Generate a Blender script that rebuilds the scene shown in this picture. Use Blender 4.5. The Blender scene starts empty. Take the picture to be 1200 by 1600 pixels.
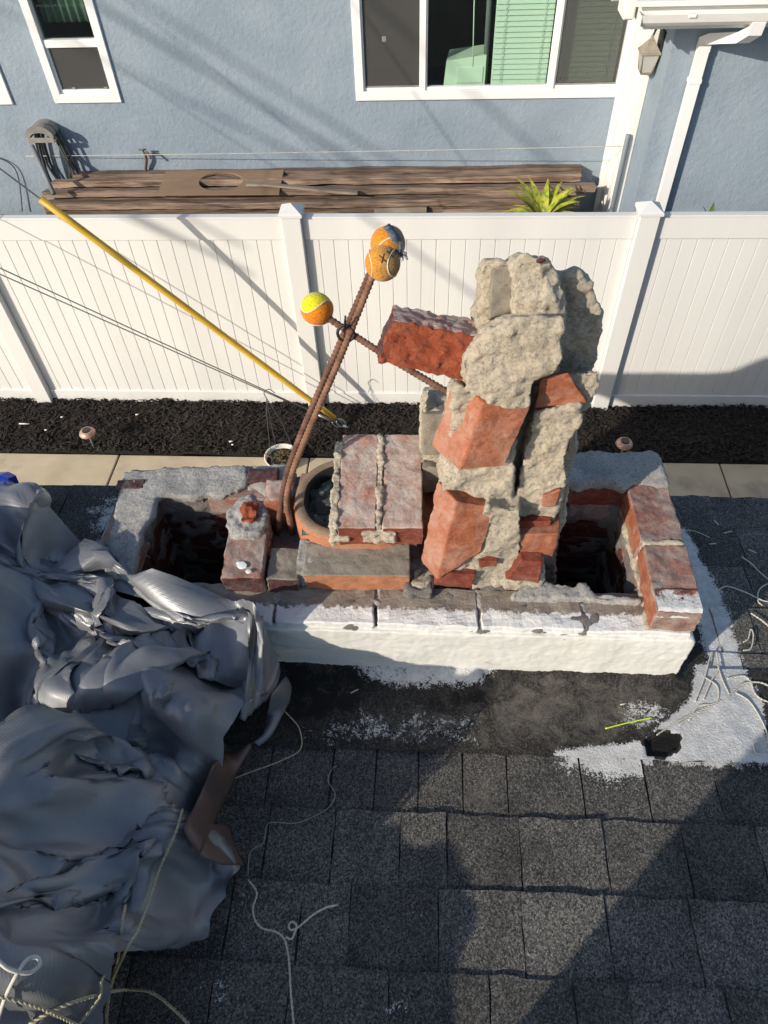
import bpy, bmesh, math, random
import numpy as np
from mathutils import Vector, Matrix, noise, Euler
from mathutils.bvhtree import BVHTree
R = math.radians
random.seed(7); np.random.seed(7)
scene = bpy.context.scene
col = scene.collection

# ------------------------------------------------------------------ camera
ZC = 4.05                      # height of the lens above the ground
FPX = 1110.0                   # focal length for a 1200 x 1600 frame
_dn = Vector((45, -935, -FPX)).normalized(); _up = -_dn
_fw = Vector((0, 0, -1)); _a = (_fw - _fw.dot(_up)*_up).normalized(); _r = _a.cross(_up)
_y = math.cos(R(5))*_a + math.sin(R(5))*_r; _x = _y.cross(_up)
C2W = Matrix((_x, _y, _up))    # rows: world axes in camera space
cam = bpy.data.cameras.new('camera'); cam_o = bpy.data.objects.new('camera', cam); col.objects.link(cam_o)
cam.sensor_fit = 'VERTICAL'; cam.sensor_height = 24; cam.lens = 24*FPX/1600
cam.clip_start = 0.02; cam.clip_end = 500
cam_o.matrix_world = Matrix.Translation((0, 0, ZC)) @ C2W.to_4x4()
scene.camera = cam_o

# ------------------------------------------------------------------ light
AZ, EL = R(48), R(24)          # sun behind the camera to the left
SUN = Vector((math.sin(AZ)*math.cos(EL), math.cos(AZ)*math.cos(EL), -math.sin(EL)))   # travel direction
w = bpy.data.worlds.new('World'); scene.world = w; w.use_nodes = True
wn = w.node_tree.nodes; wl = w.node_tree.links
sky = wn.new('ShaderNodeTexSky'); sky.sky_type = 'NISHITA'; sky.sun_disc = False
sky.sun_elevation = EL; sky.sun_rotation = math.pi + AZ
bg = wn['Background']; bg.inputs['Strength'].default_value = 0.145
wl.new(sky.outputs[0], bg.inputs['Color'])
sl = bpy.data.lights.new('sun', 'SUN'); sl.energy = 4.3; sl.angle = R(0.53); sl.color = (1, .90, .76)
so = bpy.data.objects.new('sun', sl); col.objects.link(so)
so.rotation_euler = SUN.to_track_quat('-Z', 'Y').to_euler(); so.location = (-6, -6, 9)
scene.view_settings.view_transform = 'Standard'; scene.view_settings.look = 'None'
scene.view_settings.exposure = 0.15; scene.view_settings.gamma = 1
scene.view_settings.use_curve_mapping = False

# ------------------------------------------------------------------ helpers
def ray(px, py): return C2W @ Vector((px-600, 800-py, -FPX))
def W(px, py, y):
    r = ray(px, py); p = r*(y/r.y); return Vector((p.x, p.y, p.z+ZC))
def WZ(px, py, z):
    r = ray(px, py); p = r*((z-ZC)/r.z); return Vector((p.x, p.y, p.z+ZC))
def tag(o, label=None, cat=None, group=None, kind=None):
    if label: o['label'] = label
    if cat: o['category'] = cat
    if group: o['group'] = group
    if kind: o['kind'] = kind
    return o
def empty(name, loc=(0, 0, 0), **k):
    o = bpy.data.objects.new(name, None); o.empty_display_size = .05; o.location = loc; col.objects.link(o); return tag(o, **k)
def link(name, me, mats, parent=None, smooth=False, **k):
    o = bpy.data.objects.new(name, me); col.objects.link(o)
    if not isinstance(mats, (list, tuple)): mats = [mats]
    if not me.materials:
        for m in mats: me.materials.append(m)
    if smooth: me.polygons.foreach_set('use_smooth', [True]*len(me.polygons))
    if parent:
        o.parent = parent
        o.matrix_parent_inverse = Matrix.Translation(-parent_loc(parent))
    return tag(o, **k)
def parent_loc(p): return Vector(p.location)
def mesh(name, vs, fs):
    me = bpy.data.meshes.new(name); me.from_pydata([tuple(v) for v in vs], [], fs); me.update(); return me
def obj(name, vs, fs, m, parent=None, smooth=False, **k):
    return link(name, mesh(name, vs, fs), m, parent, smooth, **k)
def bm_obj(name, bm, m, parent=None, smooth=False, **k):
    bmesh.ops.recalc_face_normals(bm, faces=bm.faces)
    me = bpy.data.meshes.new(name); bm.to_mesh(me); bm.free(); return link(name, me, m, parent, smooth, **k)
def bm_box(bm, x0, x1, y0, y1, z0, z1, M=None):
    vs = [bm.verts.new((x, y, z)) for z in (z0, z1) for y in (y0, y1) for x in (x0, x1)]
    for f in ((0, 2, 3, 1), (4, 5, 7, 6), (0, 1, 5, 4), (2, 6, 7, 3), (0, 4, 6, 2), (1, 3, 7, 5)): bm.faces.new([vs[i] for i in f])
    if M:
        for v in vs: v.co = M @ v.co
    return vs
def box(name, x0, x1, y0, y1, z0, z1, m, parent=None, bev=0, **k):
    bm = bmesh.new(); bm_box(bm, x0, x1, y0, y1, z0, z1)
    if bev: bmesh.ops.bevel(bm, geom=bm.edges[:], offset=bev, segments=1, affect='EDGES')
    return bm_obj(name, bm, m, parent, **k)
def prism_data(front, vec):
    n = len(front); vs = [Vector(p) for p in front]; vec = Vector(vec)
    vs += [p+vec for p in vs]
    fs = [list(range(n)), list(range(2*n-1, n-1, -1))] + [[i, i+n, (i+1) % n+n, (i+1) % n] for i in range(n)]
    return vs, fs
def frames(pts):
    T = []
    for i in range(len(pts)):
        a = pts[max(i-1, 0)]; b = pts[min(i+1, len(pts)-1)]; T.append((b-a).normalized())
    u = T[0].orthogonal().normalized(); out = []
    for i, t in enumerate(T):
        u = (u - u.dot(t)*t)
        u = u.normalized() if u.length > 1e-6 else t.orthogonal().normalized()
        out.append((t, u, t.cross(u)))
    return out
def smooth_path(pts, n=8):
    pts = [Vector(p) for p in pts]; out = []
    for i in range(len(pts)-1):
        p0 = pts[max(i-1, 0)]; p1 = pts[i]; p2 = pts[i+1]; p3 = pts[min(i+2, len(pts)-1)]
        for k in range(n):
            t = k/n
            out.append(.5*((2*p1)+(p2-p0)*t+(2*p0-5*p1+4*p2-p3)*t*t+(3*p1-p0-3*p2+p3)*t**3))
    out.append(pts[-1]); return out
def tube_data(pts, rad, sides=8, off=0):
    fr = frames(pts); vs = []; fs = []
    for i, (p, (t, u, v)) in enumerate(zip(pts, fr)):
        r = rad(i) if callable(rad) else rad
        for s in range(sides):
            a = 2*math.pi*s/sides; vs.append(p+(u*math.cos(a)+v*math.sin(a))*r)
    n = len(pts)
    for i in range(n-1):
        for s in range(sides):
            a = i*sides+s; b = i*sides+(s+1) % sides
            fs.append([a+off, b+off, b+sides+off, a+sides+off])
    fs.append([off+s for s in reversed(range(sides))]); fs.append([off+(n-1)*sides+s for s in range(sides)])
    return vs, fs
def tube(name, pts, rad, m, parent=None, sides=8, **k):
    vs, fs = tube_data(pts, rad, sides); return obj(name, vs, fs, m, parent, True, **k)
def twine(name, pts, r, m, parent=None, pitch=.02, **k):
    """two strands twisted round each other"""
    P = []; L = 0
    d = [0]
    for a, b in zip(pts, pts[1:]): d.append(d[-1]+(b-a).length)
    n = max(8, int(d[-1]/(pitch/6)))
    j = 0
    for i in range(n+1):
        s = d[-1]*i/n
        while j < len(d)-2 and d[j+1] < s: j += 1
        t = (s-d[j])/max(1e-9, d[j+1]-d[j]); P.append(pts[j].lerp(pts[j+1], t))
    fr = frames(P); vs = []; fs = []
    for ph in (0, math.pi):
        q = []
        for i, (p, (t, u, v)) in enumerate(zip(P, fr)):
            a = ph+2*math.pi*(d[-1]*i/n)/pitch; q.append(p+(u*math.cos(a)+v*math.sin(a))*r*.55)
        a, b = tube_data(q, r*.6, 5, len(vs)); vs += a; fs += b
    return obj(name, vs, fs, m, parent, True, **k)
def lathe(prof, seg=24):
    vs = []; fs = []
    for r, z in prof:
        for s in range(seg):
            a = 2*math.pi*s/seg; vs.append((r*math.cos(a), r*math.sin(a), z))
    for i in range(len(prof)-1):
        for s in range(seg):
            a = i*seg+s; b = i*seg+(s+1) % seg; fs.append([a, b, b+seg, a+seg])
    fs.append(list(range(seg))[::-1]); fs.append([(len(prof)-1)*seg+s for s in range(seg)])
    return vs, fs
def fbm(p, sc, oct=3): return noise.fractal(Vector(p)*sc, .9, 2.1, oct)
def voxel(name, parts, size, m, parent=None, amp=.006, sc=25, amp2=.002, sc2=90, seed=0, smooth_it=1, **k):
    """closed pieces fused into one lumpy mass of mortar"""
    vs = []; fs = []
    for a, b in parts:
        o = len(vs); vs += list(a); fs += [[i+o for i in f] for f in b]
    me = mesh('tmp', vs, fs)
    bm = bmesh.new(); bm.from_mesh(me); bmesh.ops.recalc_face_normals(bm, faces=bm.faces); bm.to_mesh(me); bm.free()
    t = bpy.data.objects.new('tmp', me); col.objects.link(t)
    md = t.modifiers.new('r', 'REMESH'); md.mode = 'VOXEL'; md.voxel_size = size
    if smooth_it:
        ms = t.modifiers.new('s', 'SMOOTH'); ms.factor = .5; ms.iterations = smooth_it
    dg = bpy.context.evaluated_depsgraph_get(); ev = t.evaluated_get(dg)
    out = bpy.data.meshes.new_from_object(ev); bpy.data.objects.remove(t); bpy.data.meshes.remove(me)
    n = len(out.vertices); co = np.empty(n*3); no = np.empty(n*3)
    out.vertices.foreach_get('co', co); out.vertices.foreach_get('normal', no)
    co = co.reshape(-1, 3); no = no.reshape(-1, 3)
    sh = Vector((seed*3.1, seed*7.7, 0))
    def relief(c):
        q = Vector(c)+sh; f = fbm(q, sc, 3)*2.2; k = math.floor(f); t = f-k; t = t*t*t*(t*(t*6-15)+10)
        return (k+.5*(f-k)+.5*t)/2.2*amp + fbm(q, sc2, 4)*amp2 + fbm(q, 130, 3)*.0016
    dsp = np.array([relief(c) for c in co])
    co = co+no*dsp[:, None]; out.vertices.foreach_set('co', co.ravel()); out.update()
    out.name = name
    out.materials.clear()
    return link(name, out, m, parent, True, **k)

# ------------------------------------------------------------------ materials
def nt(name):
    m = bpy.data.materials.new(name); m.use_nodes = True
    t = m.node_tree; return m, t.nodes, t.links, t.nodes['Principled BSDF']
def N(ns, typ, **k):
    n = ns.new(typ)
    for a, b in k.items():
        if a in n.inputs: n.inputs[a].default_value = b
        else: setattr(n, a, b)
    return n
def ramp(ns, stops, interp='LINEAR'):
    r = ns.new('ShaderNodeValToRGB'); r.color_ramp.interpolation = interp; e = r.color_ramp.elements
    while len(e) < len(stops): e.new(.5)
    for el, (p, c) in zip(e, stops):
        el.position = p; el.color = (*c, 1) if len(c) == 3 else c
    return r
def mixc(ns, ls, fac, a, b, mode='MIX'):
    n = ns.new('ShaderNodeMix'); n.data_type = 'RGBA'; n.blend_type = mode
    for i, v in ((0, fac), (6, a), (7, b)):
        if hasattr(v, 'is_linked') or hasattr(v, 'links'): ls.new(v, n.inputs[i])
        else: n.inputs[i].default_value = v if i == 0 else (*v, 1)
    return n.outputs[2]
def math_n(ns, ls, op, a, b=0.0, clamp=False):
    n = ns.new('ShaderNodeMath'); n.operation = op; n.use_clamp = clamp
    for i, v in ((0, a), (1, b)):
        if hasattr(v, 'links'): ls.new(v, n.inputs[i])
        else: n.inputs[i].default_value = v
    return n.outputs[0]
def coord(ns, ls, sc=(1, 1, 1)):
    g = ns.new('ShaderNodeNewGeometry')
    if sc == (1, 1, 1): return g.outputs['Position']
    m = ns.new('ShaderNodeMapping'); m.inputs['Scale'].default_value = sc; ls.new(g.outputs['Position'], m.inputs[0]); return m.outputs[0]
def noise_n(ns, ls, vec, scale, detail=4, rough=.55, dist=0):
    n = N(ns, 'ShaderNodeTexNoise', Scale=scale, Detail=detail, Roughness=rough, Distortion=dist); ls.new(vec, n.inputs['Vector']); return n.outputs['Fac']
def pm(name, c1, c2, scale=6, rough=.7, bump=.3, bscale=80, dist=.003, stretch=(1, 1, 1), c3=None, s3=None, t3=(.55, .68), spec=.5, metallic=0, randomise=0, lo=.35, hi=.65, bdetail=6):
    """two-tone noise colour, optional third blotch colour, fine relief"""
    m, ns, ls, b = nt(name); v = coord(ns, ls, stretch)
    f = noise_n(ns, ls, v, scale, 6, .6); r = ramp(ns, [(lo, c1), (hi, c2)]); ls.new(f, r.inputs[0]); c = r.outputs[0]
    if c3:
        f3 = noise_n(ns, ls, v, s3 or scale*.5, 7, .65); rr = ramp(ns, [(t3[0], (0, 0, 0)), (t3[1], (1, 1, 1))]); ls.new(f3, rr.inputs[0]); c = mixc(ns, ls, rr.outputs[0], c, c3)
    if randomise:
        oi = ns.new('ShaderNodeObjectInfo'); h = ns.new('ShaderNodeHueSaturation')
        k = math_n(ns, ls, 'MULTIPLY_ADD', oi.outputs['Random'], randomise*2)
        k.node.inputs[2].default_value = 1-randomise
        ls.new(k, h.inputs['Value']); ls.new(c, h.inputs['Color']); c = h.outputs[0]
    ls.new(c, b.inputs['Base Color']); b.inputs['Roughness'].default_value = rough; b.inputs['Metallic'].default_value = metallic
    b.inputs['Specular IOR Level'].default_value = spec
    if bump:
        bn = noise_n(ns, ls, v, bscale, bdetail, .65); bp = N(ns, 'ShaderNodeBump', Strength=bump, Distance=dist); ls.new(bn, bp.inputs['Height']); ls.new(bp.outputs[0], b.inputs['Normal'])
    return m
def plain(name, c, rough=.5, metallic=0, spec=.5):
    m, ns, ls, b = nt(name); b.inputs['Base Color'].default_value = (*c, 1); b.inputs['Roughness'].default_value = rough
    b.inputs['Metallic'].default_value = metallic; b.inputs['Specular IOR Level'].default_value = spec; return m

MT = {}
MT['soil'] = pm('soil', (.03, .025, .02), (.07, .055, .04), 8, .95, .6, 60)
MT['concrete'] = pm('concrete', (.42, .35, .24), (.52, .44, .31), 3, .9, .3, 120, c3=(.30, .26, .2), s3=1.3)
MT['vinyl'] = pm('vinyl', (.66, .66, .65), (.73, .73, .715), 2, .38, .12, 90, .001, stretch=(1, 1, .08))
def splash(m, top=.28):
    ns, ls = m.node_tree.nodes, m.node_tree.links; b = ns['Principled BSDF']; src = b.inputs['Base Color'].links[0].from_socket
    g = ns.new('ShaderNodeNewGeometry'); sx = ns.new('ShaderNodeSeparateXYZ'); ls.new(g.outputs['Position'], sx.inputs[0])
    n = noise_n(ns, ls, g.outputs['Position'], 30, 10, .8); t = math_n(ns, ls, 'SUBTRACT', math_n(ns, ls, 'MULTIPLY', n, .55), math_n(ns, ls, 'MULTIPLY', sx.outputs['Z'], 1/top*.32)); r = ramp(ns, [(.18, (0, 0, 0)), (.34, (1, 1, 1))]); ls.new(t, r.inputs[0])
    ls.new(mixc(ns, ls, math_n(ns, ls, 'MULTIPLY', r.outputs[0], .55), src, (.30, .26, .21)), b.inputs['Base Color'])
splash(MT['vinyl'])
MT['stucco'] = pm('stucco', (.228, .288, .352), (.283, .343, .405), 2.2, .9, .7, 22, .014, c3=(.21, .27, .33), s3=.8, t3=(.5, .8), bdetail=9)
MT['white_paint'] = pm('white_paint', (.74, .73, .69), (.80, .79, .76), 3, .5, .15, 60, .002, c3=(.62, .60, .54), s3=2.2, t3=(.6, .8))
MT['fresh_white'] = plain('fresh_white', (.80, .80, .79), .4)
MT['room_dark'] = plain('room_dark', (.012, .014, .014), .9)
MT['blind'] = plain('blind', (.56, .66, .58), .5)
MT['appliance'] = plain('appliance', (.62, .72, .62), .5)
MT['timber'] = pm('timber', (.12, .075, .052), (.31, .225, .165), 34, .85, .9, 70, .012, stretch=(.07, 1, 1), c3=(.05, .034, .026), s3=20, t3=(.54, .66), randomise=.3, lo=.38, hi=.62)
MT['timber_pale'] = pm('timber_pale', (.19, .15, .115), (.30, .25, .19), 4, .85, .4, 60, .003, stretch=(.12, 1, 1), randomise=.15)
MT['plywood'] = pm('plywood', (.19, .125, .078), (.25, .172, .11), 3, .8, .2, 80, .001, stretch=(.3, 1, 1))
MT['hose'] = plain('hose', (.055, .06, .06), .5)
MT['grey_plastic'] = pm('grey_plastic', (.20, .185, .165), (.28, .26, .235), 9, .6, .1)
MT['steel'] = plain('steel', (.35, .36, .37), .4, .85)
MT['cable'] = plain('cable', (.10, .105, .11), .5, .5)
MT['brass'] = pm('brass', (.11, .085, .05), (.18, .14, .09), 40, .6, .2, metallic=.5)
MT['guard_yellow'] = pm('guard_yellow', (.62, .36, .03), (.72, .45, .05), 5, .4, .05)
MT['copper'] = pm('copper', (.42, .24, .18), (.52, .34, .27), 20, .45, .1, metallic=.35)
MT['black_glass'] = plain('black_glass', (.012, .012, .014), .15)
MT['lantern_metal'] = pm('lantern_metal', (.27, .24, .19), (.35, .31, .26), 20, .6, .2)
MT['frosted'] = plain('frosted', (.45, .45, .41), .35)
MT['pot'] = plain('pot', (.66, .64, .58), .6)
MT['dry_plant'] = pm('dry_plant', (.10, .065, .03), (.22, .15, .07), 30, .9, 0)
MT['leaf_dark'] = pm('leaf_dark', (.03, .08, .015), (.07, .14, .02), 20, .5, 0)
MT['leaf_yellow'] = pm('leaf_yellow', (.30, .34, .03), (.50, .46, .05), 25, .45, 0, c3=(.13, .22, .02), s3=22, t3=(.48, .62))
MT['rust'] = pm('rust', (.060, .028, .018), (.145, .070, .044), 45, .85, .5, 220, .001, c3=(.19, .10, .065), s3=18, t3=(.5, .7))
MT['rust_light'] = pm('rust_light', (.12, .058, .034), (.25, .13, .08), 45, .85, .5, 220, .001)
MT['string_white'] = pm('string_white', (.46, .44, .38), (.62, .60, .52), 150, .9, .3, 400, .001)
MT['twine'] = pm('twine', (.34, .29, .19), (.56, .49, .34), 220, .9, .4, 400, .001)
MT['thread'] = plain('thread', (.38, .37, .34), .8)
MT['zip_black'] = plain('zip_black', (.01, .01, .012), .5)
MT['neon'] = plain('neon', (.50, .70, .05), .5)
MT['rag'] = pm('rag', (.04, .055, .085), (.12, .16, .21), 120, .9, .5, 300)
MT['blue_tarp'] = plain('blue_tarp', (.006, .035, .42), .35)
MT['cloth_dark'] = pm('cloth_dark', (.02, .022, .03), (.05, .05, .06), 20, .9, .2)
MT['denim'] = pm('denim', (.03, .045, .08), (.05, .07, .12), 40, .9, .2)
MT['skin'] = plain('skin', (.45, .27, .19), .5)
MT['plastic_bag'] = pm('plastic_bag', (.03, .04, .038), (.07, .085, .08), 12, .22, .8, 30, .02)

def brick_mat(name, c1, c2, soot, s_lo, s_hi, bump=.6):
    m, ns, ls, b = nt(name); v = coord(ns, ls)
    f = noise_n(ns, ls, v, 30, 11, .8); r = ramp(ns, [(.3, tuple(.75*x for x in c1)), (.5, c1), (.7, c2)]); ls.new(f, r.inputs[0])
    f2 = noise_n(ns, ls, v, 13, 11, .78, .5); r2 = ramp(ns, [(s_lo, (0, 0, 0)), (s_hi+.06, (.85, .85, .85))]); ls.new(f2, r2.inputs[0])
    c = mixc(ns, ls, r2.outputs[0], r.outputs[0], soot)
    f3 = noise_n(ns, ls, v, 120, 4, .7); r3 = ramp(ns, [(.58, (0, 0, 0)), (.68, (1, 1, 1))]); ls.new(f3, r3.inputs[0])
    c = mixc(ns, ls, math_n(ns, ls, 'MULTIPLY', r3.outputs[0], .45), c, (.04, .025, .02))
    f4 = noise_n(ns, ls, coord(ns, ls, (1, 1, 2)), 48, 12, .85, 1.0); r4 = ramp(ns, [(.50, (0, 0, 0)), (.78, (1, 1, 1))]); ls.new(f4, r4.inputs[0]); c = mixc(ns, ls, math_n(ns, ls, 'MULTIPLY', r4.outputs[0], .55), c, tuple(.5*x+.27 for x in soot))
    ls.new(c, b.inputs['Base Color']); b.inputs['Roughness'].default_value = .9; b.inputs['Specular IOR Level'].default_value = .25
    bn = noise_n(ns, ls, v, 90, 9, .75); bp = N(ns, 'ShaderNodeBump', Strength=bump, Distance=.006); ls.new(bn, bp.inputs['Height']); ls.new(bp.outputs[0], b.inputs['Normal'])
    return m
MT['brick_clean'] = brick_mat('brick_clean', (.30, .088, .040), (.46, .165, .080), (.46, .29, .21), .46, .68)
MT['brick_red'] = brick_mat('brick_red', (.20, .045, .026), (.32, .085, .045), (.25, .17, .13), .55, .72)
MT['brick_rough'] = brick_mat('brick_rough', (.32, .070, .028), (.50, .145, .055), (.15, .065, .05), .54, .70, 1.0)
MT['brick_dark'] = brick_mat('brick_dark', (.075, .03, .03), (.17, .06, .05), (.17, .15, .14), .5, .68)
MT['brick_weathered'] = brick_mat('brick_weathered', (.36, .155, .11), (.45, .27, .21), (.50, .45, .40), .38, .52)
MT['brick_grey'] = brick_mat('brick_grey', (.24, .215, .175), (.33, .30, .25), (.27, .15, .11), .62, .75)
MT['brick_old'] = brick_mat('brick_old', (.25, .10, .07), (.32, .18, .14), (.36, .32, .28), .40, .54)
MT['clay'] = brick_mat('clay', (.42, .17, .085), (.53, .25, .13), (.32, .22, .16), .55, .7, .4)
MT['brick_pale'] = brick_mat('brick_pale', (.36, .13, .075), (.46, .21, .13), (.46, .33, .26), .45, .66)  # paler brick, set on the left faces of two stack bricks
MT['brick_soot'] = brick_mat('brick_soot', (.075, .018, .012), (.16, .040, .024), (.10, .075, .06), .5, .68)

def mortar_mat(name, c1, c2, dark, speck=.5, bump=.9):
    m, ns, ls, b = nt(name); v = coord(ns, ls)
    f = noise_n(ns, ls, v, 14, 8, .65); r = ramp(ns, [(.3, c1), (.7, c2)]); ls.new(f, r.inputs[0]); c = r.outputs[0]
    f2 = noise_n(ns, ls, v, 6, 6, .6); r2 = ramp(ns, [(.52, (0, 0, 0)), (.75, (1, 1, 1))]); ls.new(f2, r2.inputs[0])
    c = mixc(ns, ls, math_n(ns, ls, 'MULTIPLY', r2.outputs[0], .6), c, dark)
    g1 = noise_n(ns, ls, v, 170, 5, .75); sp = ramp(ns, [(.30, (.30, .28, .25)), (.47, (1, 1, 1)), (.66, (1.25, 1.22, 1.15))]); ls.new(g1, sp.inputs[0])
    c = mixc(ns, ls, speck, c, sp.outputs[0], 'MULTIPLY')
    pk = noise_n(ns, ls, v, 95, 2, .5); pr_ = ramp(ns, [(.28, (.35, .33, .30)), (.37, (1, 1, 1))]); ls.new(pk, pr_.inputs[0]); c = mixc(ns, ls, .35, c, pr_.outputs[0], 'MULTIPLY')
    ls.new(c, b.inputs['Base Color']); b.inputs['Roughness'].default_value = .95; b.inputs['Specular IOR Level'].default_value = .2
    h = math_n(ns, ls, 'ADD', math_n(ns, ls, 'MULTIPLY', noise_n(ns, ls, v, 130, 7, .8), .9), math_n(ns, ls, 'MULTIPLY', pr_.outputs[0], .2))
    bp = N(ns, 'ShaderNodeBump', Strength=bump, Distance=.009); ls.new(h, bp.inputs['Height']); ls.new(bp.outputs[0], b.inputs['Normal'])
    return m
MT['mortar'] = mortar_mat('mortar', (.48, .42, .33), (.62, .55, .445), (.41, .365, .30), .85, .9)
MT['mortar_grey'] = mortar_mat('mortar_grey', (.34, .33, .315), (.50, .485, .46), (.22, .215, .21), .8)
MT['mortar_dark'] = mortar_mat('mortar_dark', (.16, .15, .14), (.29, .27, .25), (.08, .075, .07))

def paint_over(name, base_c1, base_c2, gran=0, attr='paint', gscale=420, tar=True, rough=.9):
    """roof surface: dark granules, with white roof coating where the 'paint' attribute says so"""
    m, ns, ls, b = nt(name); v = coord(ns, ls)
    vo = N(ns, 'ShaderNodeTexVoronoi', Scale=gscale); ls.new(v, vo.inputs['Vector'])
    bw = ns.new('ShaderNodeRGBToBW'); ls.new(vo.outputs['Color'], bw.inputs[0])
    r = ramp(ns, [(.15, base_c1), (.6, base_c2), (.95, tuple(min(1, x*2.1) for x in base_c2))]); ls.new(bw.outputs[0], r.inputs[0]); c = r.outputs[0]
    f = noise_n(ns, ls, v, 9, 9, .68); rr = ramp(ns, [(.25, (.42, .42, .45)), (.5, (.95, .95, .95)), (.75, (1.35, 1.32, 1.25))]); ls.new(f, rr.inputs[0]); c = mixc(ns, ls, 1.0, c, rr.outputs[0], 'MULTIPLY')
    oi = ns.new('ShaderNodeObjectInfo'); hv = ns.new('ShaderNodeHueSaturation')
    k = math_n(ns, ls, 'MULTIPLY_ADD', oi.outputs['Random'], .6); k.node.inputs[2].default_value = .7; ls.new(k, hv.inputs['Value']); ls.new(c, hv.inputs['Color']); c = hv.outputs[0]
    if tar:
        ta = N(ns, 'ShaderNodeAttribute', attribute_name='tar'); tn = noise_n(ns, ls, v, 24, 12, .8, .6)
        tt = math_n(ns, ls, 'ADD', ta.outputs['Fac'], math_n(ns, ls, 'MULTIPLY_ADD', tn, 1.6)); tt.node.inputs[1].links[0].from_node.inputs[2].default_value = -.8
        tr = ramp(ns, [(.42, (0, 0, 0)), (.6, (1, 1, 1))]); ls.new(tt, tr.inputs[0]); c = mixc(ns, ls, tr.outputs[0], c, (.010, .0095, .009))
        da = N(ns, 'ShaderNodeAttribute', attribute_name='dust'); dn = noise_n(ns, ls, v, 19, 14, .82, .8)
        dd = math_n(ns, ls, 'ADD', da.outputs['Fac'], math_n(ns, ls, 'MULTIPLY_ADD', dn, 3.4)); dd.node.inputs[1].links[0].from_node.inputs[2].default_value = -1.85
        dr = ramp(ns, [(.35, (0, 0, 0)), (1.0, (1, 1, 1))]); ls.new(dd, dr.inputs[0]); c = mixc(ns, ls, math_n(ns, ls, 'MULTIPLY', dr.outputs[0], .7), c, (.20, .18, .15))
    at = N(ns, 'ShaderNodeAttribute', attribute_name=attr); pn = noise_n(ns, ls, v, 34, 13, .86)
    pp = math_n(ns, ls, 'MULTIPLY_ADD', pn, 2.4); pp.node.inputs[2].default_value = -1.2
    p = math_n(ns, ls, 'ADD', at.outputs['Fac'], pp)
    p = math_n(ns, ls, 'ADD', p, math_n(ns, ls, 'MULTIPLY', math_n(ns, ls, 'SUBTRACT', bw.outputs[0], .5), .35))
    pr = ramp(ns, [(.50, (0, 0, 0)), (.58, (1, 1, 1))]); ls.new(p, pr.inputs[0])
    pw_ = ramp(ns, [(.3, (.48, .48, .47)), (.6, (.70, .69, .67))]); ls.new(noise_n(ns, ls, v, 40, 8, .7), pw_.inputs[0]); c = mixc(ns, ls, pr.outputs[0], c, pw_.outputs[0])
    ls.new(c, b.inputs['Base Color']); b.inputs['Roughness'].default_value = rough; b.inputs['Specular IOR Level'].default_value = .3
    vb = math_n(ns, ls, 'MULTIPLY_ADD', bw.outputs[0], .6); ls.new(noise_n(ns, ls, v, 160, 5, .7), vb.node.inputs[2])
    bp = N(ns, 'ShaderNodeBump', Strength=1.0, Distance=.0035); ls.new(vb, bp.inputs['Height']); ls.new(bp.outputs[0], b.inputs['Normal'])
    return m
MT['shingle'] = paint_over('shingle', (.032, .031, .030), (.120, .114, .104), gscale=400)
MT['flashing'] = paint_over('flashing', (.012, .0115, .011), (.045, .042, .038), gscale=420)

def coat_mat():
    m, ns, ls, b = nt('white_coating'); v = coord(ns, ls)
    f = noise_n(ns, ls, v, 7, 6, .6); r = ramp(ns, [(.3, (.66, .65, .59)), (.65, (.74, .73, .69))]); ls.new(f, r.inputs[0]); c = r.outputs[0]
    v2 = coord(ns, ls, (3, 3, 14)); f2 = noise_n(ns, ls, v2, 5, 9, .72, .6); r2 = ramp(ns, [(.60, (0, 0, 0)), (.70, (1, 1, 1))]); ls.new(f2, r2.inputs[0])
    c = mixc(ns, ls, math_n(ns, ls, 'MULTIPLY', r2.outputs[0], .5), c, (.40, .30, .16))
    f3 = noise_n(ns, ls, v, 70, 8, .75); r3 = ramp(ns, [(.66, (0, 0, 0)), (.70, (1, 1, 1))]); ls.new(f3, r3.inputs[0]); c = mixc(ns, ls, r3.outputs[0], c, (.16, .15, .13))
    ls.new(c, b.inputs['Base Color']); b.inputs['Roughness'].default_value = .55
    v4 = coord(ns, ls, (1, 1, 2.5)); bn = noise_n(ns, ls, v4, 18, 8, .6); bp = N(ns, 'ShaderNodeBump', Strength=.3, Distance=.008); ls.new(bn, bp.inputs['Height']); ls.new(bp.outputs[0], b.inputs['Normal'])
    return m
MT['coat'] = coat_mat()
def ledge_mat():
    """grey old brick of the front ledge, brushed white towards the front edge"""
    m, ns, ls, b = nt('ledge_brick'); v = coord(ns, ls)
    f = noise_n(ns, ls, v, 16, 8, .65); r = ramp(ns, [(.3, (.19, .15, .125)), (.7, (.33, .285, .235))]); ls.new(f, r.inputs[0]); c = r.outputs[0]
    at = N(ns, 'ShaderNodeAttribute', attribute_name='paint'); pn = noise_n(ns, ls, v, 60, 10, .75); pp = math_n(ns, ls, 'MULTIPLY_ADD', pn, 1.6); pp.node.inputs[2].default_value = -.8
    p = math_n(ns, ls, 'ADD', at.outputs['Fac'], pp); pr = ramp(ns, [(.47, (0, 0, 0)), (.56, (1, 1, 1))]); ls.new(p, pr.inputs[0])
    c = mixc(ns, ls, pr.outputs[0], c, (.74, .73, .70)); ls.new(c, b.inputs['Base Color']); b.inputs['Roughness'].default_value = .85
    bn = noise_n(ns, ls, v, 90, 8, .7); bp = N(ns, 'ShaderNodeBump', Strength=.8, Distance=.005); ls.new(bn, bp.inputs['Height']); ls.new(bp.outputs[0], b.inputs['Normal'])
    return m
MT['ledge'] = ledge_mat()
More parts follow.
